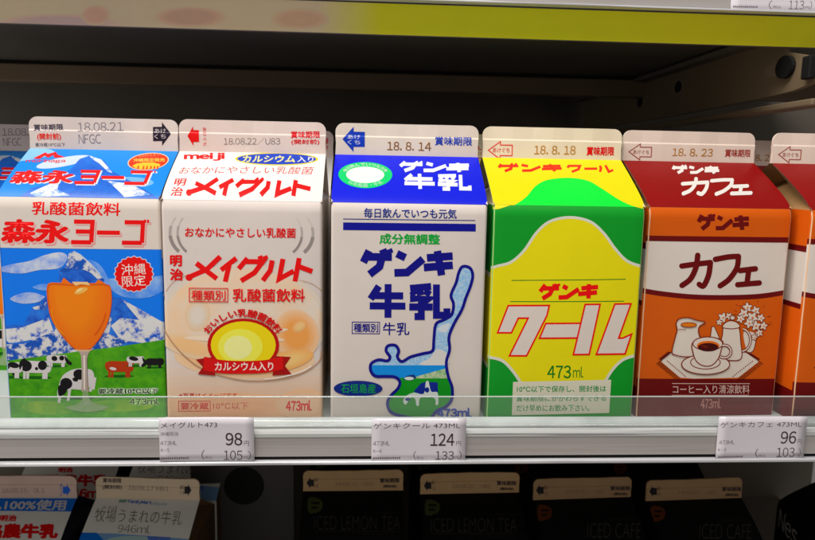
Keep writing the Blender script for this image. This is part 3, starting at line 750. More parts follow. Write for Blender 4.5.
# --- brown and orange coffee carton
def art_coffee():
    orr = (194, 94, 24); dr = (96, 12, 12)
    c = Carton((166.07, 4.5, -2.6), .036, WHITE, [(649, 207), (795, 207), (772.4, 415), (636, 417)],
               [(624, 162.5), (753.5, 163), (795, 207), (649, 207)], [(624, 129.5), (753.5, 131.5), (753.5, 163), (624, 162.5)],
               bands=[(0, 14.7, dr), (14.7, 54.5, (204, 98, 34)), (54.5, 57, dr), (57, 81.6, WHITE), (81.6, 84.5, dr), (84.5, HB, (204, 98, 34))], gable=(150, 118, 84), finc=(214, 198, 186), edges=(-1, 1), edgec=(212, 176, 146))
    p = c.front.view()
    p.rect(630, 200, 800, 236.5, orr); p.rect(630, 236, 800, 241.5, dr); p.rect(630, 286, 800, 412, orr)
    p.view(625, 250, 3)
    p.poly([(30, 100), (520, 100), (520, 128), (480, 126), (400, 136), (300, 140), (200, 139), (110, 132), (40, 124)], (208, 199, 190))
    p.stroke(smooth([(20, 122), (55, 126), (110, 134), (200, 142), (300, 143), (400, 139), (486, 127), (520, 122)], n=6), 15, dr)
    p.rect(0, 388, 520, 520, dr)
    p.view(615, 110, 3.375)
    p.strokes(GENKI, (276, 350, 456, 402, 296), 15, dr, shear=.12)
    p.view(625, 250, 3)
    p.strokes([smooth(s, n=5) if len(s) > 2 else s for s in KAFE], (166, 14, 404, 112, 250), 16.5, dr, cap=True)
    # still life: mat, pitcher, pot, flowers, cup
    p.view(660, 290, 5.683)
    wh = (212, 202, 190); ln = (120, 44, 20)
    mat = [(0, 408), (60, 358), (300, 330), (480, 356), (560, 408), (440, 500), (190, 506), (110, 500)]
    p.poly(mat, wh)
    for a, b in ((mat[7], mat[0]), (mat[4], mat[5]), (mat[0], mat[1]), (mat[3], mat[4])):
        for i in range(15):
            t = i/14; x = a[0]+(b[0]-a[0])*t; y = a[1]+(b[1]-a[1])*t
            s = -1 if a[0] < 300 else 1
            p.stroke([(x, y), (x+s*22, y+(16 if y > 400 else -2))], 4, (90, 26, 16))
    for a, b in ((mat[0], mat[7]), (mat[4], mat[5])):
        for i in range(12):
            t = (i+.5)/12; p.ell(a[0]+(b[0]-a[0])*t+(34 if a[0] < 300 else -34), a[1]+(b[1]-a[1])*t-4, 4, 4, ln, 0, 6)
    rnd = random.Random(7)
    for i in range(26):
        a = rnd.uniform(0, 6.28); r = rnd.uniform(88, 120); p.stroke([(520+r*math.cos(a), 165+r*.85*math.sin(a)), (520+(r+18)*math.cos(a), 165+(r+18)*.85*math.sin(a))], 3, ln)
    p.poly(smooth([(490, 350), (470, 240), (540, 250), (545, 280), (526, 350)], True, 4), wh); p.stroke(smooth([(470, 354), (524, 350), (546, 262)], n=4), 5, ln)
    for i, (x, y, r) in enumerate(((350, 158, 30), (330, 185, 20), (492, 100, 30), (540, 118, 28), (470, 136, 32), (520, 158, 36), (570, 160, 26), (585, 205, 26), (540, 205, 32), (560, 245, 24), (500, 190, 30), (385, 150, 22), (450, 165, 26), (530, 270, 20))):
        fl = []
        for k in range(40):
            a = 2*math.pi*k/40; rr = r*(.78+.22*math.cos(5*a+i)); fl.append((x+rr*math.cos(a), y+rr*math.sin(a)))
        p.poly(fl, wh); p.stroke(fl, 3.2, ln, closed=True); p.ell(x+2, y+2, r*.2, r*.18, (196, 104, 60), 0, 8)
    pot = smooth([(354, 214), (346, 260), (322, 380), (400, 402), (456, 388), (452, 300), (440, 214), (400, 206)], True, 5)
    p.poly(pot, wh); p.stroke(pot, 5.5, ln, closed=True)
    p.arc(456, 285, 52, 64, -80, 85, 16, ln); p.arc(456, 285, 52, 64, -80, 85, 7, wh)
    lid = smooth([(348, 214), (360, 190), (392, 176), (430, 186), (446, 212), (400, 222)], True, 4); p.poly(lid, wh); p.stroke(lid, 5, ln, closed=True)
    p.ell(404, 158, 15, 14, wh); p.arc(404, 158, 15, 14, 0, 360, 4.5, ln); p.stroke([(398, 172), (410, 172)], 6, ln)
    p.poly([(278, 270), (286, 210), (300, 210), (330, 275)], wh); p.stroke([(278, 270), (286, 210), (300, 210), (330, 275)], 4.5, ln)
    pit = smooth([(84, 196), (100, 168), (150, 160), (200, 174), (248, 186), (216, 208), (210, 240), (222, 280), (230, 360), (150, 382), (80, 372), (62, 352), (80, 270), (90, 230)], True, 5)
    p.poly(pit, wh); p.stroke(pit, 6, ln, closed=True); p.ell(155, 200, 44, 13, (206, 120, 60)); p.arc(155, 200, 44, 13, 0, 360, 4, ln); p.stroke([(96, 226), (140, 228)], 3, ln)
    p.ell(252, 424, 136, 56, wh); p.arc(252, 424, 136, 56, 0, 360, 6, ln, 40); p.arc(250, 412, 84, 38, 0, 360, 5, ln, 32)
    cup = smooth([(178, 300), (180, 360), (200, 408), (240, 432), (286, 428), (322, 390), (338, 340), (344, 290), (260, 270)], True, 5)
    p.poly(cup, wh); p.stroke(cup, 6, ln, closed=True)
    p.ell(262, 306, 84, 38, wh); p.arc(262, 306, 84, 38, 0, 360, 5.5, ln, 36); p.ell(264, 318, 64, 28, (214, 110, 50)); p.ell(264, 326, 58, 24, (66, 14, 10))
    p.ell(244, 322, 20, 6, (104, 34, 24), .2)
    p.arc(356, 350, 38, 36, -110, 130, 17, ln); p.arc(356, 350, 38, 36, -110, 130, 7, wh)
    p.view(625, 250, 3)
    p.stroke([(140, 402), (373, 402)], 2, (200, 170, 160)); p.stroke([(140, 437), (370, 437)], 2, (200, 170, 160))
    p.text('コーヒー入り清涼飲料', 142, 406, 372, 432, (206, 180, 170), .0)
    p.text('473ml', 226, 446, 286, 476, (196, 140, 130), .0)
    p = c.roof.view(615, 110, 3.375)
    p.rect(-10, 160, 660, 345, (152, 36, 10))
    p.strokes(GENKI, (192, 194, 352, 222, 296), 10.5, (255, 250, 244), shear=-.2)
    p.strokes([smooth(s, n=5) if len(s) > 2 else s for s in KAFE], (226, 240, 460, 292, 250), 12, (255, 250, 244), shear=-.1, cap=True)
    p = c.fin.view(615, 110, 3.375)
    open_arrow(p, 50, 116, 126, 174, (150, 76, 66), left=True, solid=False, w=3); p.text('あけぐち', 64, 138, 118, 153, (150, 76, 66), 0)
    p.text('18. 8. 23', 196, 130, 330, 158, (168, 118, 60), .0); p.text('賞味期限', 370, 130, 454, 158, (150, 60, 56), .015)
    return c

G1 = 'half litre cartons on the lit shelf'
def second(o, label, dx=0, dy=74, rz=0):
    c = copy_tree(o); c.location = o.location+Vector((dx*MM, dy*MM, 0)); c.rotation_euler = (0, 0, o.rotation_euler.z+rz)
    c['label'] = label
    return c

# ------------------------------------------------------------------ structure: shelves and cooler wall
M_RAIL = base_mat('rail_plastic', (.36, .33, .315), rough=.32, spec=.5, var=.10, scale=14, bump=.03)
M_TRIM = base_mat('bright_trim', (.72, .72, .74), rough=.25, spec=.6, var=.05, metal=.3)
M_DECK = base_mat('deck_white', (.45, .48, .46), rough=.3, spec=.5, var=.08, scale=30)
M_LEDGE = base_mat('ledge_white', (.46, .47, .455), rough=.35, spec=.5, var=.06, scale=40)
M_DARK = base_mat('cooler_dark', (.115, .10, .08), rough=.55, spec=.3, var=.25, scale=12)
M_BROWN = base_mat('cooler_beam_brown', (.17, .115, .07), rough=.5, spec=.3, var=.2, scale=14)
M_BLACK = base_mat('black_void', (.006, .006, .006), rough=.7, spec=.2, var=.3, scale=30)
M_BEIGE = base_mat('bracket_beige', (.17, .125, .075), rough=.45, spec=.4, var=.15, scale=24)
M_LIP = base_mat('lip_glossy', (.32, .27, .24), rough=.24, spec=.75, var=.12, scale=16)
def streaked(m, c, amount, thr=.62):
    nt = m.node_tree; b = nt.nodes['Principled BSDF']; src = b.inputs['Base Color'].links[0].from_socket
    tc = nt.nodes.new('ShaderNodeTexCoord'); mp = nt.nodes.new('ShaderNodeMapping'); mp.inputs['Scale'].default_value = (14, 900, 900)
    n = nt.nodes.new('ShaderNodeTexNoise'); n.inputs['Scale'].default_value = 1; n.inputs['Detail'].default_value = 5
    r = nt.nodes.new('ShaderNodeMapRange'); r.inputs['From Min'].default_value = thr-.06; r.inputs['From Max'].default_value = thr+.06; r.inputs['To Max'].default_value = amount
    mx = nt.nodes.new('ShaderNodeMix'); mx.data_type = 'RGBA'; mx.inputs['B'].default_value = (*c, 1)
    nt.links.new(tc.outputs['Object'], mp.inputs['Vector']); nt.links.new(mp.outputs[0], n.inputs['Vector']); nt.links.new(n.outputs['Fac'], r.inputs['Value'])
    nt.links.new(r.outputs['Result'], mx.inputs['Factor']); nt.links.new(src, mx.inputs['A']); nt.links.new(mx.outputs['Result'], b.inputs['Base Color'])
streaked(M_LEDGE, (.10, .09, .10), .7, .60); streaked(M_RAIL, (.25, .22, .17), .22, .58); streaked(M_TRIM, (.2, .19, .2), .5, .58); streaked(M_LIP, (.2, .17, .14), .4, .6)
def clear_plastic(name, tint, milky):
    m = bpy.data.materials.new(name); m.use_nodes = True; nt = m.node_tree; nt.nodes.clear()
    o = nt.nodes.new('ShaderNodeOutputMaterial'); t = nt.nodes.new('ShaderNodeBsdfTransparent'); t.inputs[0].default_value = (*tint, 1)
    g = nt.nodes.new('ShaderNodeBsdfGlossy'); g.inputs['Roughness'].default_value = .08
    d = nt.nodes.new('ShaderNodeBsdfDiffuse'); d.inputs[0].default_value = (.75, .8, .78, 1)
    lw = nt.nodes.new('ShaderNodeFresnel'); lw.inputs['IOR'].default_value = 1.45
    m1 = nt.nodes.new('ShaderNodeMixShader'); m2 = nt.nodes.new('ShaderNodeMixShader')
    tc = nt.nodes.new('ShaderNodeTexCoord'); n = nt.nodes.new('ShaderNodeTexNoise'); n.inputs['Scale'].default_value = 45; n.inputs['Detail'].default_value = 6
    mr = nt.nodes.new('ShaderNodeMapRange'); mr.inputs['To Min'].default_value = milky*.5; mr.inputs['To Max'].default_value = milky*1.5
    nt.links.new(tc.outputs['Object'], n.inputs['Vector']); nt.links.new(n.outputs['Fac'], mr.inputs['Value'])
    nt.links.new(mr.outputs['Result'], m1.inputs['Fac']); nt.links.new(t.outputs[0], m1.inputs[1]); nt.links.new(d.outputs[0], m1.inputs[2])
    nt.links.new(lw.outputs[0], m2.inputs['Fac']); nt.links.new(m1.outputs[0], m2.inputs[1]); nt.links.new(g.outputs[0], m2.inputs[2])
    nt.links.new(m2.outputs[0], o.inputs['Surface'])
    return m
M_CLEAR = clear_plastic('clear_guard_plastic', (.97, .98, .97), .055)
M_EDGE = clear_plastic('clear_guard_edge', (.85, .9, .88), .55)

def part(name, mat, parent, fn, smooth_=False):
    bm = bmesh.new(); fn(bm)
    return mesh_obj(name, bm, mat, parent, smooth_)
X0, X1 = -420, 420
shelf = empty('display_shelf', (0, 0, 0))
tag(shelf, 'white cooler shelf with clear front guard and grey price rail under the bright cartons', 'shelf', 'cooler shelves')
part('deck', M_DECK, shelf, lambda b: box(b, X0, X1, -7.0, 420, -5, -2.65))
part('clear_guard', M_CLEAR, shelf, lambda b: box(b, X0, X1, -9.0, -8.0, -1.0, 11.3))
part('guard_edge', M_EDGE, shelf, lambda b: box(b, X0, X1, -9.05, -7.95, 11.35, 11.75, .1))
part('guard_foot', M_EDGE, shelf, lambda b: extrude_x(b, [(-9.2, -.8), (-9.2, 2.2), (-9.8, 2.4), (-11.5, 1.0), (-12.4, -1.2), (-12.4, -1.8)], X0, X1), True)
part('ledge', M_LEDGE, shelf, lambda b: extrude_x(b, [(-7.2, -2.9), (-12.6, -1.9), (-14.6, -2.4), (-15.2, -3.4), (-15.2, -5), (-7.2, -5)], X0, X1))
part('price_rail', M_RAIL, shelf, lambda b: extrude_x(b, [(-14.6, -5.1), (-15.0, -3.9), (-14.8, -9), (-15.0, -14.0), (-13, -14.6), (-9, -14.6), (-9, -5.1)], X0, X1))
part('rail_groove', M_BLACK, shelf, lambda b: box(b, X0, X1, -14.3, -9, -15.6, -14.7))
part('edge_trim', M_TRIM, shelf, lambda b: box(b, X0, X1, -17.0, -9, -17.3, -15.7, .35), True)
part('deck_underside', M_DARK, shelf, lambda b: box(b, X0, X1, -8.9, 420, -17.2, -5.2))

tilt, lift = .0004, 1.3
up_shelf = empty('display_shelf', (0, 0, lift)); up_shelf.rotation_euler = (0, -tilt, 0)
tag(up_shelf, 'shelf overhead with a glossy sloping lip and dark underside above the cartons', 'shelf', 'cooler shelves')
lip = part('front_lip', M_LIP, up_shelf, lambda b: extrude_x(b, [(51, 195.2), (58.5, 181.2), (61, 181.2), (61, 196), (53, 196)], X0, X1))
def strip():  # soft reflection of packs on the lip, painted as cream-to-yellow colour with blobs
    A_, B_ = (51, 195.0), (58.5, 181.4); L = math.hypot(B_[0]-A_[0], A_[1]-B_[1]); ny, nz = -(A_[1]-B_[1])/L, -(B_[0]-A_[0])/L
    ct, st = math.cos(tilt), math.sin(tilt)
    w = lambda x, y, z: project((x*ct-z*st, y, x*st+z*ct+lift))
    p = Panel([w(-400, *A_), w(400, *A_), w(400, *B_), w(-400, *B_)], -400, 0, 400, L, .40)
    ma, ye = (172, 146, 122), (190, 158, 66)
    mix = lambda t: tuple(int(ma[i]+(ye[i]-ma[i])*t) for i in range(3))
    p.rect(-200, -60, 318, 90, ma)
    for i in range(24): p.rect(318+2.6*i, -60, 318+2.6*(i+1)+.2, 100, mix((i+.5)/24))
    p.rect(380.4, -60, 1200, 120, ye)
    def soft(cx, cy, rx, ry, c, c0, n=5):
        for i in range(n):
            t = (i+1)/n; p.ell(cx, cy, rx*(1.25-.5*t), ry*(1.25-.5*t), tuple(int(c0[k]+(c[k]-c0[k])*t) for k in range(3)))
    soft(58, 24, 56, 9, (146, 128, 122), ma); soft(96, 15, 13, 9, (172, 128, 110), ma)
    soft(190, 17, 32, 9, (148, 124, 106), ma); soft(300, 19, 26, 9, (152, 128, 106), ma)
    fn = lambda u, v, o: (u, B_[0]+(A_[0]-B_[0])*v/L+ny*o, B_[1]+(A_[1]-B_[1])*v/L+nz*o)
    p.build('painted_reflection', 'picture', fn, [], [], lip, .25)
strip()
part('edge_trim', M_TRIM, up_shelf, lambda b: box(b, X0, X1, 44, 50, 195.3, 196.3, .25))
part('price_rail', M_RAIL, up_shelf, lambda b: box(b, X0, X1, 46.5, 52, 196.5, 216, .6))
part('deck', M_DARK, up_shelf, lambda b: box(b, X0, X1, 52.2, 420, 196.3, 205))
part('cross_beam', M_BROWN, up_shelf, lambda b: box(b, X0, X1, 250, 262, 174.6, 188.0, 1.0))
part('beam_recess', M_BLACK, up_shelf, lambda b: box(b, X0, X1, 252, 262, 188.1, 196.2))
part('underside_panel', M_DARK, up_shelf, lambda b: box(b, X0, X1, 62.1, 251, 190.6, 196.1))

def wall_bm(b): box(b, -520, 520, 420, 430, -330, 330)
tag(part('back_wall', M_DARK, None, wall_bm), kind='structure')
low = empty('display_shelf', (0, 0, -254))
tag(low, 'dim bottom shelf under the black drink cartons', 'shelf', 'cooler shelves')
part('deck', M_DARK, low, lambda b: box(b, X0-60, X1+60, -20, 420, -6, -.05))
part('price_rail', M_RAIL, low, lambda b: box(b, X0-60, X1+60, -30, -20.2, -20, -.2, .8))

# shelf bracket at the right
def bracket_bm(b):
    out = [(63, 190), (62, 180.5), (44, 176), (32, 172.5), (26, 168.5), (28, 164), (36, 161), (52, 159), (80, 158), (200, 157), (300, 158), (410, 158), (410, 190)]
    a = [b.verts.new((224*MM, y*MM, z*MM)) for y, z in out]; c = [b.verts.new((227*MM, y*MM, z*MM)) for y, z in out]
    b.faces.new(a); b.faces.new(c[::-1])
    for i in range(len(out)):
        j = (i+1) % len(out); b.faces.new((a[i], c[i], c[j], a[j]))
    bmesh.ops.recalc_face_normals(b, faces=b.faces[:])
brk = empty('shelf_bracket', (0, 0, 0))
tag(brk, 'beige metal bracket plate with dark bolt holes holding up the overhead shelf', 'bracket')
part('plate', M_BEIGE, brk, bracket_bm)
part('top_flange', M_DARK, brk, lambda b: box(b, 214, 224-.2, 90, 410, 187.5, 190.5, .5))
part('lower_flange', M_BEIGE, brk, lambda b: box(b, 221, 232, 30, 410, 149.5, 153.0, .8))
def disc_bm(y, z, ry, rz, x=223.6, t=.5, seg=20):
    def f(b):
        a = [b.verts.new((x*MM, (y+ry*math.cos(2*math.pi*i/seg))*MM, (z+rz*math.sin(2*math.pi*i/seg))*MM)) for i in range(seg)]
        c = [b.verts.new(((x+t)*MM, v.co.y, v.co.z)) for v in a]
        b.faces.new(a)
        for i in range(seg): b.faces.new((a[i], a[(i+1) % seg], c[(i+1) % seg], c[i]))
        bmesh.ops.recalc_face_normals(b, faces=b.faces[:])
    return f
for y, z, r in ((190, 177, 5.5), (260, 173, 6)): part('bolt_hole', M_BLACK, part('hole_rim', base_mat('slot_rim', (.2, .15, .10), rough=.5), brk, disc_bm(y, z, r*1.3, 5.4, 223.8)), disc_bm(y, z, r, 4.2))
part('key_slot', base_mat('slot_rim', (.2, .15, .10), rough=.5), brk, disc_bm(66, 172.5, 14, 4.2, 223.7))
part('bolt', M_BLACK, brk, disc_bm(58, 172, 7.5, 6, 221.5, 2.2))
part('hook', M_BLACK, brk, lambda b: box(b, 220, 223.8, 33, 40, 163, 174.5, .8))

# ------------------------------------------------------------------ the lit row
makers = [
    (art_mountain, 'blue carton picturing an orange goblet, snowy mountain and grazing cows, in front',
     'blue mountain carton half hidden in the row behind the goblet carton'),
    (art_splash, 'white carton with red lettering and a peach milk splash, next to the blue mountain carton',
     'white and red carton standing directly behind the peach splash carton'),
    (art_island, 'white milk carton with bright blue roof and a blue outlined island map',
     'blue roofed milk carton standing directly behind the island map carton'),
    (art_lime, 'green and yellow carton with big white italic letters outlined in red',
     'green and yellow carton standing directly behind the red outlined letters carton'),
    (art_coffee, 'brown roofed coffee carton with its whole cup and pitcher drawing in view',
     'brown and orange coffee carton directly behind the one with the whole cup drawing')]
roots = []
for f, lab, lab2 in makers:
    o = f().build(lab, G1); roots.append(o); second(o, lab2, dx=random.uniform(-1.5, 1.5), rz=random.uniform(-.015, .015))
second(roots[0], 'blue mountain carton at the left end, set back beside the goblet carton', dx=-74, dy=76)
second(roots[4], 'coffee carton cut off at the picture edge, its orange and dark red side showing', dx=74.5, dy=-6.5, rz=-.02)
second(roots[4], 'coffee carton behind the cut off coffee carton at the picture edge', dx=75, dy=70)

# ------------------------------------------------------------------ price tags
M_TAG = base_mat('tag_paper', (.66, .62, .66), rough=.3, spec=.5, var=.06, scale=50, bump=.05)
def price_tag(quad, x0, z0, x1, z1, y, draw, label, curl, parent_tilt=0):
    root = empty('price_tag', ((x0+x1)/2, y, z0)); root.rotation_euler = (0, -parent_tilt, 0)
    tag(root, label, 'price tag', 'price tags on the rails')
    w, h = x1-x0, z1-z0
    p = Panel(quad, -w/2, 0, w/2, h)
    fn = lambda u, v, o: (u, curl*((2*u/w)**2*.8+((v/h-.4)**2)*1.6)*-1-o, v)
    p.prims.append(([(-w/2, 0), (w/2, 0), (w/2, h), (-w/2, h)], [(0, 1, 2, 3)], M_TAG, 0, 'base'))
    us = [-w/2+w*i/10 for i in range(1, 10)]; vs_ = [h*i/6 for i in range(1, 6)]
    draw(p)
    card = p.build('card', 'base', fn, us, vs_, root)
    sol = card.modifiers.new('thickness', 'SOLIDIFY'); sol.thickness = .0003; sol.offset = -1
    p.build('lettering', 'lettering', fn, us, vs_, card, .06)
    return root
TK = (58, 46, 48); TD = (92, 80, 86)
def small_code(p, x0, y0, x1, y1, c=TD):
    n = 13
    for i in range(n):
        x = x0+(x1-x0)*i/n; p.rect(x, y0+(i*7 % 3), x+(x1-x0)/n*.62, y1-(i*5 % 2), c, mode='lettering')
def d1(p):
    p.view(150, 410, 7.087)
    p.text('メイグルト473', 82, 80, 480, 122, TK, -.008); p.text('沖縄明治', 76, 148, 204, 178, TD, -.01); p.text('473ML', 74, 214, 192, 242, TD, -.01)
    p.text('K-5', 78, 266, 136, 290, TD, -.01); small_code(p, 76, 330, 280, 344)
    p.text('98', 538, 160, 656, 250, TK, .004); p.text('円', 668, 218, 702, 252, TK, -.01)
    p.text('(', 366, 282, 388, 350, TK, -.01); p.text('税込', 392, 326, 444, 346, TD, -.01); p.text('105', 524, 286, 656, 354, TK, -.006); p.text('円', 666, 328, 694, 350, TD, -.01); p.text(')', 696, 288, 716, 350, TK, -.01)
def d2(p):
    p.view(365, 410, 7.409)
    p.text('ゲンキクール 473ML', 60, 92, 700, 134, TK, -.008); p.text('473ML', 60, 226, 186, 258, TD, -.01)
    p.text('K-4', 62, 286, 124, 312, TD, -.01); small_code(p, 64, 346, 270, 360)
    p.text('124', 486, 172, 662, 264, TK, .004); p.text('円', 676, 230, 712, 262, TK, -.01)
    p.text('(', 362, 302, 382, 366, TK, -.01); p.text('税込', 386, 344, 440, 364, TD, -.01); p.text('133', 526, 304, 662, 368, TK, -.006); p.text('円', 668, 344, 696, 366, TD, -.01); p.text(')', 700, 304, 720, 366, TK, -.01)
def d3(p):
    p.view(705, 405, 7.409)
    p.text('ゲンキカフェ 473ML', 104, 120, 704, 162, TD, -.008); p.text('473ML', 104, 256, 218, 284, TD, -.01)
    p.text('K-3', 100, 314, 158, 336, TD, -.01); small_code(p, 104, 372, 290, 384)
    p.text('96', 558, 194, 672, 286, TK, .0); p.text('円', 684, 254, 714, 288, TD, -.01)
    p.text('(', 378, 322, 398, 386, TK, -.01); p.text('税込', 402, 366, 456, 384, TD, -.01); p.text('103', 536, 316, 668, 386, TK, -.008); p.text('円', 676, 362, 700, 384, TD, -.01); p.text(')', 700, 322, 714, 384, TD, -.01)
def at(px, py, y):
    d = fw+rt*((px-407.5)/FPX)+up*((270-py)/FPX)
    return CAM+d*((y-CAM.y)/d.y)
def tag_at(q, y, draw, label, curl, t=0):
    c = [at(px, py, y) for px, py in q]
    x0, x1 = (c[0].x+c[3].x)/2, (c[1].x+c[2].x)/2; z1, z0 = (c[0].z+c[1].z)/2, (c[2].z+c[3].z)/2
    price_tag(q, x0, z0, x1, z1, y, draw, label, curl, t)
tag_at([(159.5, 416.5), (254, 417.5), (254.5, 460.5), (159.5, 460.5)], -15.9, d1, 'curled price tag reading 98 yen on the grey rail under the white and red carton', .5)
tag_at([(371.5, 418), (465.5, 418.5), (466, 460.8), (371.5, 460.8)], -15.9, d2, 'price tag reading 124 yen on the grey rail under the island map carton', .3)
tag_at([(717.5, 416), (805.5, 416.5), (804.5, 458.8), (716.5, 458)], -15.9, d3, 'price tag reading 96 yen on the grey rail under the coffee cartons', .4)
def d4(p):
    p.view(690, 0, 6.52)
    small_code(p, 290, 42, 452, 54); p.text('(', 520, 4, 540, 62, TD, -.012); p.text('税込', 548, 38, 600, 56, TD, -.012)
    p.text('113', 650, 4, 750, 62, TD, -.012); p.text('円', 758, 40, 786, 58, TD, -.012); p.text(')', 788, 6, 802, 60, TD, -.012)
tag_at([(732, -34), (828, -32), (828, 13.5), (732, 11)], 45.9, d4, 'price tag ending in 113 yen on the overhead shelf edge', .2, tilt)

# ------------------------------------------------------------------ the dim shelf below
G2 = 'large cartons on the dim lower shelf'
HL = 254-102-15.3-21.9          # body height so that every carton stands on the lower deck
def low_carton(px0, px1, py_top, width=72.5, rz=0, rot_extra=0, **kw):
    """fin between the two pixel columns; distance follows from its height"""
    ztop = -254+HL+RISE+FIN
    k = (px0+px1)/2; d = fw+rt*((k-407.5)/FPX)+up*((270-py_top)/FPX); t = (ztop-CAM.z)/d.z
    P = CAM+d*t
    c, s = math.cos(rz), math.sin(rz)
    return Carton((P.x+s*HD, P.y-c*HD, -254), rz, H=HL, w=width, roof_k=KLIT, **kw)
K = .30      # ink values of the lower row are read against the dimmer light there
def dk(*c): return ink(c, .62)
BLK = (10, 9, 9)
def tea(px0, px1, py, rz, kind, fin_y, ox):
    c = low_carton(px0, px1, py, rz=rz, paper=BLK, gable=(22, 20, 18), finc=(168, 140, 106) if kind == 'tea' else (146, 120, 92))
    p = c.fin.view()
    w = px1-px0
    X = lambda f: px0+w*f
    sl = math.tan(-rz)*.5
    Y = lambda f: py+20*f
    open_arrow(p, X(.035), Y(.33), X(.11), Y(.88), (20, 18, 20), left=True); p.text('あけ', X(.115), Y(.36), X(.15), Y(.55), (40, 34, 34), 0); p.text('くち', X(.115), Y(.65), X(.15), Y(.85), (40, 34, 34), 0)
    p.text('18.08.22/U82' if kind == 'tea' else '18.08.22/U83', X(.32), Y(.54), X(.70), Y(.74), (104, 86, 70), -.012)
    p.text('賞味期限', X(.76), Y(.38), X(.955), Y(.60), (52, 42, 40), .02); p.text('(開封前)', X(.79), Y(.70), X(.93), Y(.86), (52, 42, 40), .02)
    p = c.roof.view()
    g = (62, 68, 40) if kind == 'tea' else (86, 46, 28)
    x, y = px0+w*.055, py+28
    p.poly(smooth([(x, y), (x+9, y), (x+14, y+5), (x+13, y+12), (x+8, y+15), (x, y+15)], True, 4), g)
    p.rect(x+3, y+4, x+11, y+6, BLK); p.rect(x+3, y+9, x+9, y+11, BLK)
    if kind == 'tea':
        p.text('ICED LEMON TEA', px0+w*.11, py+47, px0+w*.96, py+61, (64, 62, 57), -.022); p.rect(px0+w*.11, py+62.4, px0+w*.96, py+63, (50, 48, 44))
        p.text('Lemon Time', px0+w*.72, py+41.5, px0+w*.96, py+44.5, (56, 53, 49), -.012)
        p.text('アイスレモンティー', px0+w*.48, py+64, px0+w*.9, py+67, (56, 53, 49), -.012)
    else:
        p.text('ICED CAFE', px0+w*.54, py+47, px0+w*1.06, py+62, (68, 66, 62), -.022)
        p.text('Break Time', px0+w*.76, py+41, px0+w*1.0, py+44.5, (56, 53, 49), -.012)
    return c
t1 = tea(303, 404, 470, .0, 'tea', 470, 0).build('black iced lemon tea carton, the one nearer the round black hole', G2)
t2 = tea(420, 520.5, 472.5, .02, 'tea', 473, 0).build('black iced lemon tea carton standing beside the black iced cafe cartons', G2)
c1 = tea(532, 634, 477.5, .05, 'cafe', 477, 0).build('black iced cafe carton next to the lemon tea cartons, fin slightly tilted', G2)
c2 = tea(645, 745, 478.5, .05, 'cafe', 478, 0).build('black iced cafe carton farther from the lemon tea cartons, beside the dark slanted carton', G2)
second(t1, 'black lemon tea carton directly behind the one nearer the round hole')
second(t2, 'black lemon tea carton behind the one beside the iced cafe cartons')
second(c1, 'iced cafe carton directly behind the one next to the lemon tea')
second(c2, 'iced cafe carton directly behind the one beside the slanted carton')

# cream farm milk carton
c = low_carton(98, 197.5, 477.5, rz=-.06, paper=(236, 234, 226), bands=[(0, HL, (96, 74, 54))], gable=(120, 96, 70), finc=(206, 188, 164))
p = c.fin.view(85, 465, 6.79)
p.text('賞味期限', 122, 86, 250, 118, (60, 52, 56), .015); p.text('(開封前)', 122, 132, 256, 162, (60, 52, 56), .012); p.text('18.08.17 M81', 296, 138, 574, 166, (110, 98, 90), -.012, rot=.03)
open_arrow(p, 680, 124, 726, 204, (30, 24, 30), left=False); p.text('あけ', 650, 130, 678, 158, (70, 60, 62), 0); p.text('くち', 650, 166, 678, 194, (70, 60, 62), 0)
p = c.roof.view(85, 465, 6.79)
p.rect(236, 232, 290, 240, (40, 150, 70)); p.rect(232, 244, 280, 250, (60, 90, 170))
p.text('FamilyMart', 296, 234, 456, 266, (24, 104, 196), .02, shear=.15, rot=.06); p.text('collection', 456, 248, 560, 270, (110, 160, 206), -.005, shear=.15, rot=.04)
p.text('まきば', 124, 276, 226, 296, (120, 104, 84), -.01); p.text('牧場うまれの牛乳', 72, 304, 662, 400, (84, 80, 74), -.012, shear=.15, rot=.04)
p.text('946ml', 226, 412, 446, 470, (100, 96, 92), -.014, shear=.15, rot=.04)
p.poly([(-60, 468), (200, 474), (560, 500), (700, 512), (700, 640), (-60, 640)], (130, 170, 214)); p.poly([(-60, 466), (80, 468), (110, 500), (160, 560), (-60, 560)], (24, 116, 214))
p.ell(330, 530, 190, 40, (176, 206, 206)); p.poly([(420, 492), (580, 500), (580, 540), (440, 540)], (96, 126, 206))
farm = c.build('cream milk carton with grey brush lettering and a small blue store logo', G2)

# red lettered dairy milk carton
c = low_carton(-27, 74.5, 475.5, rz=-.012, paper=(236, 232, 226), gable=(60, 66, 90), finc=(208, 184, 172), bands=[(0, HL, (40, 50, 80))])
p = c.fin.view(0, 465, 7.2)
p.text('18.08.15/0L1', 18, 156, 326, 196, (140, 116, 108), -.012); open_arrow(p, 458, 132, 514, 216, (24, 100, 204), left=False); p.text('あけぐち', 400, 166, 490, 184, (50, 110, 200), 0, rot=math.pi/2)
p = c.roof.view(0, 465, 7.2)
p.poly([(-260, 234), (600, 236), (520, 338), (-300, 332)], (24, 112, 214))
p.text('生乳100%使用', -200, 246, 482, 330, (208, 210, 216), .018, shear=.18)
p.text('明治', 4, 366, 126, 416, RED, .03, shear=.18); p.text('酪農牛乳', -110, 432, 420, 542, (214, 16, 28), .04, shear=.12)
p.text('946ml', 30, 556, 360, 640, (214, 16, 28), .03, shear=.12)
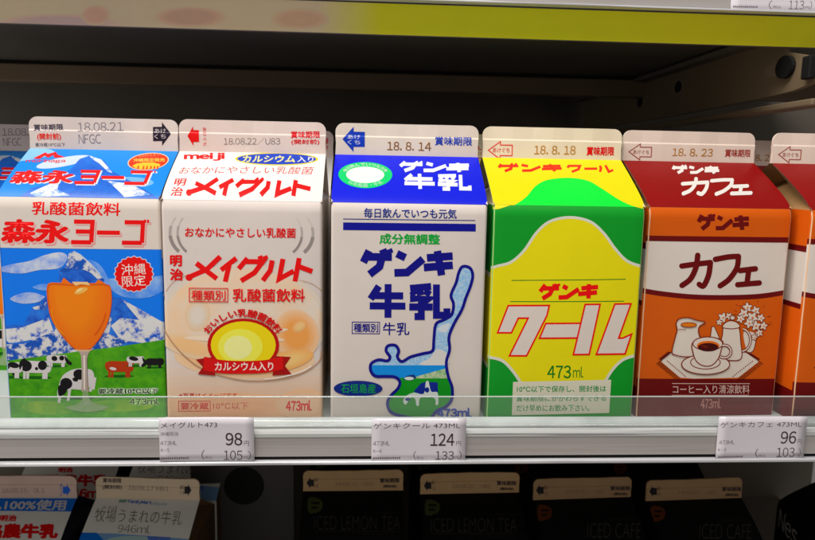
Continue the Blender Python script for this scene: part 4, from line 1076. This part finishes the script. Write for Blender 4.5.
p.ell(-60, 640, 130, 70, (226, 70, 30))
dairy = c.build('white dairy milk carton with bold red lettering below a blue band', G2)
second(dairy, 'dairy milk carton in the row behind, only its red lettering showing under the rail', dx=6, dy=76)
second(farm, 'cream milk carton behind the brush lettered one', dx=4, dy=76)

# slanted black carton with white letters
ze = -254+HL
def at_z(px, py, z):
    d = fw+rt*((px-407.5)/FPX)+up*((270-py)/FPX)
    return CAM+d*((z-CAM.z)/d.z)
A, B = at_z(777, 501, ze), at_z(815, 541, ze)
rz = math.atan2(B.y-A.y, B.x-A.x); e = Vector((math.cos(rz), math.sin(rz), 0))
Q = A+e*36
c = Carton((Q.x, Q.y, -254), rz, BLK, roof_k=KLIT, H=HL, w=72, gable=(60, 56, 52), finc=(196, 160, 120), bands=[(0, HL, BLK)])
c.roof.rect(-2000, -2000, 4000, 4000, (66, 62, 58))
p = c.front; p.H = lambda x, y: (x, y)
p.text('Nes', 0, 0, 1, 1, (170, 166, 160), .0)
for i, q in enumerate(p.prims):
    if q[4] == 'lettering': p.prims[i] = ([(-30+u*30, HL-18+(1-v)*15) for u, v in q[0]],)+q[1:]
c.build('black carton turned at a slant with white lettering, at the bottom corner', G2)

# dark divider plate with a round hole
div = empty('divider_plate', (0, 0, -254))
tag(div, 'dark grey divider plate with a round black hole between the milk and tea cartons', 'divider plate')
part('plate', base_mat('divider_grey', (.052, .048, .042), rough=.5, var=.2), div, lambda b: box(b, -135, -55, 205, 209, 0, 200, .6))
Pc = at(244, 486, 204.4)
def hole(b):
    s = 24; a = [b.verts.new(((Pc.x+15.5*math.cos(2*math.pi*i/s))*MM, 204.6*MM, (Pc.z+254+15.5*math.sin(2*math.pi*i/s))*MM)) for i in range(s)]
    b.faces.new(a)
    q = [b.verts.new((v.co.x, 205*MM, v.co.z)) for v in a]
    for i in range(s): b.faces.new((a[i], a[(i+1) % s], q[(i+1) % s], q[i]))
    bmesh.ops.recalc_face_normals(b, faces=b.faces[:])
part('hole', M_BLACK, div, hole)
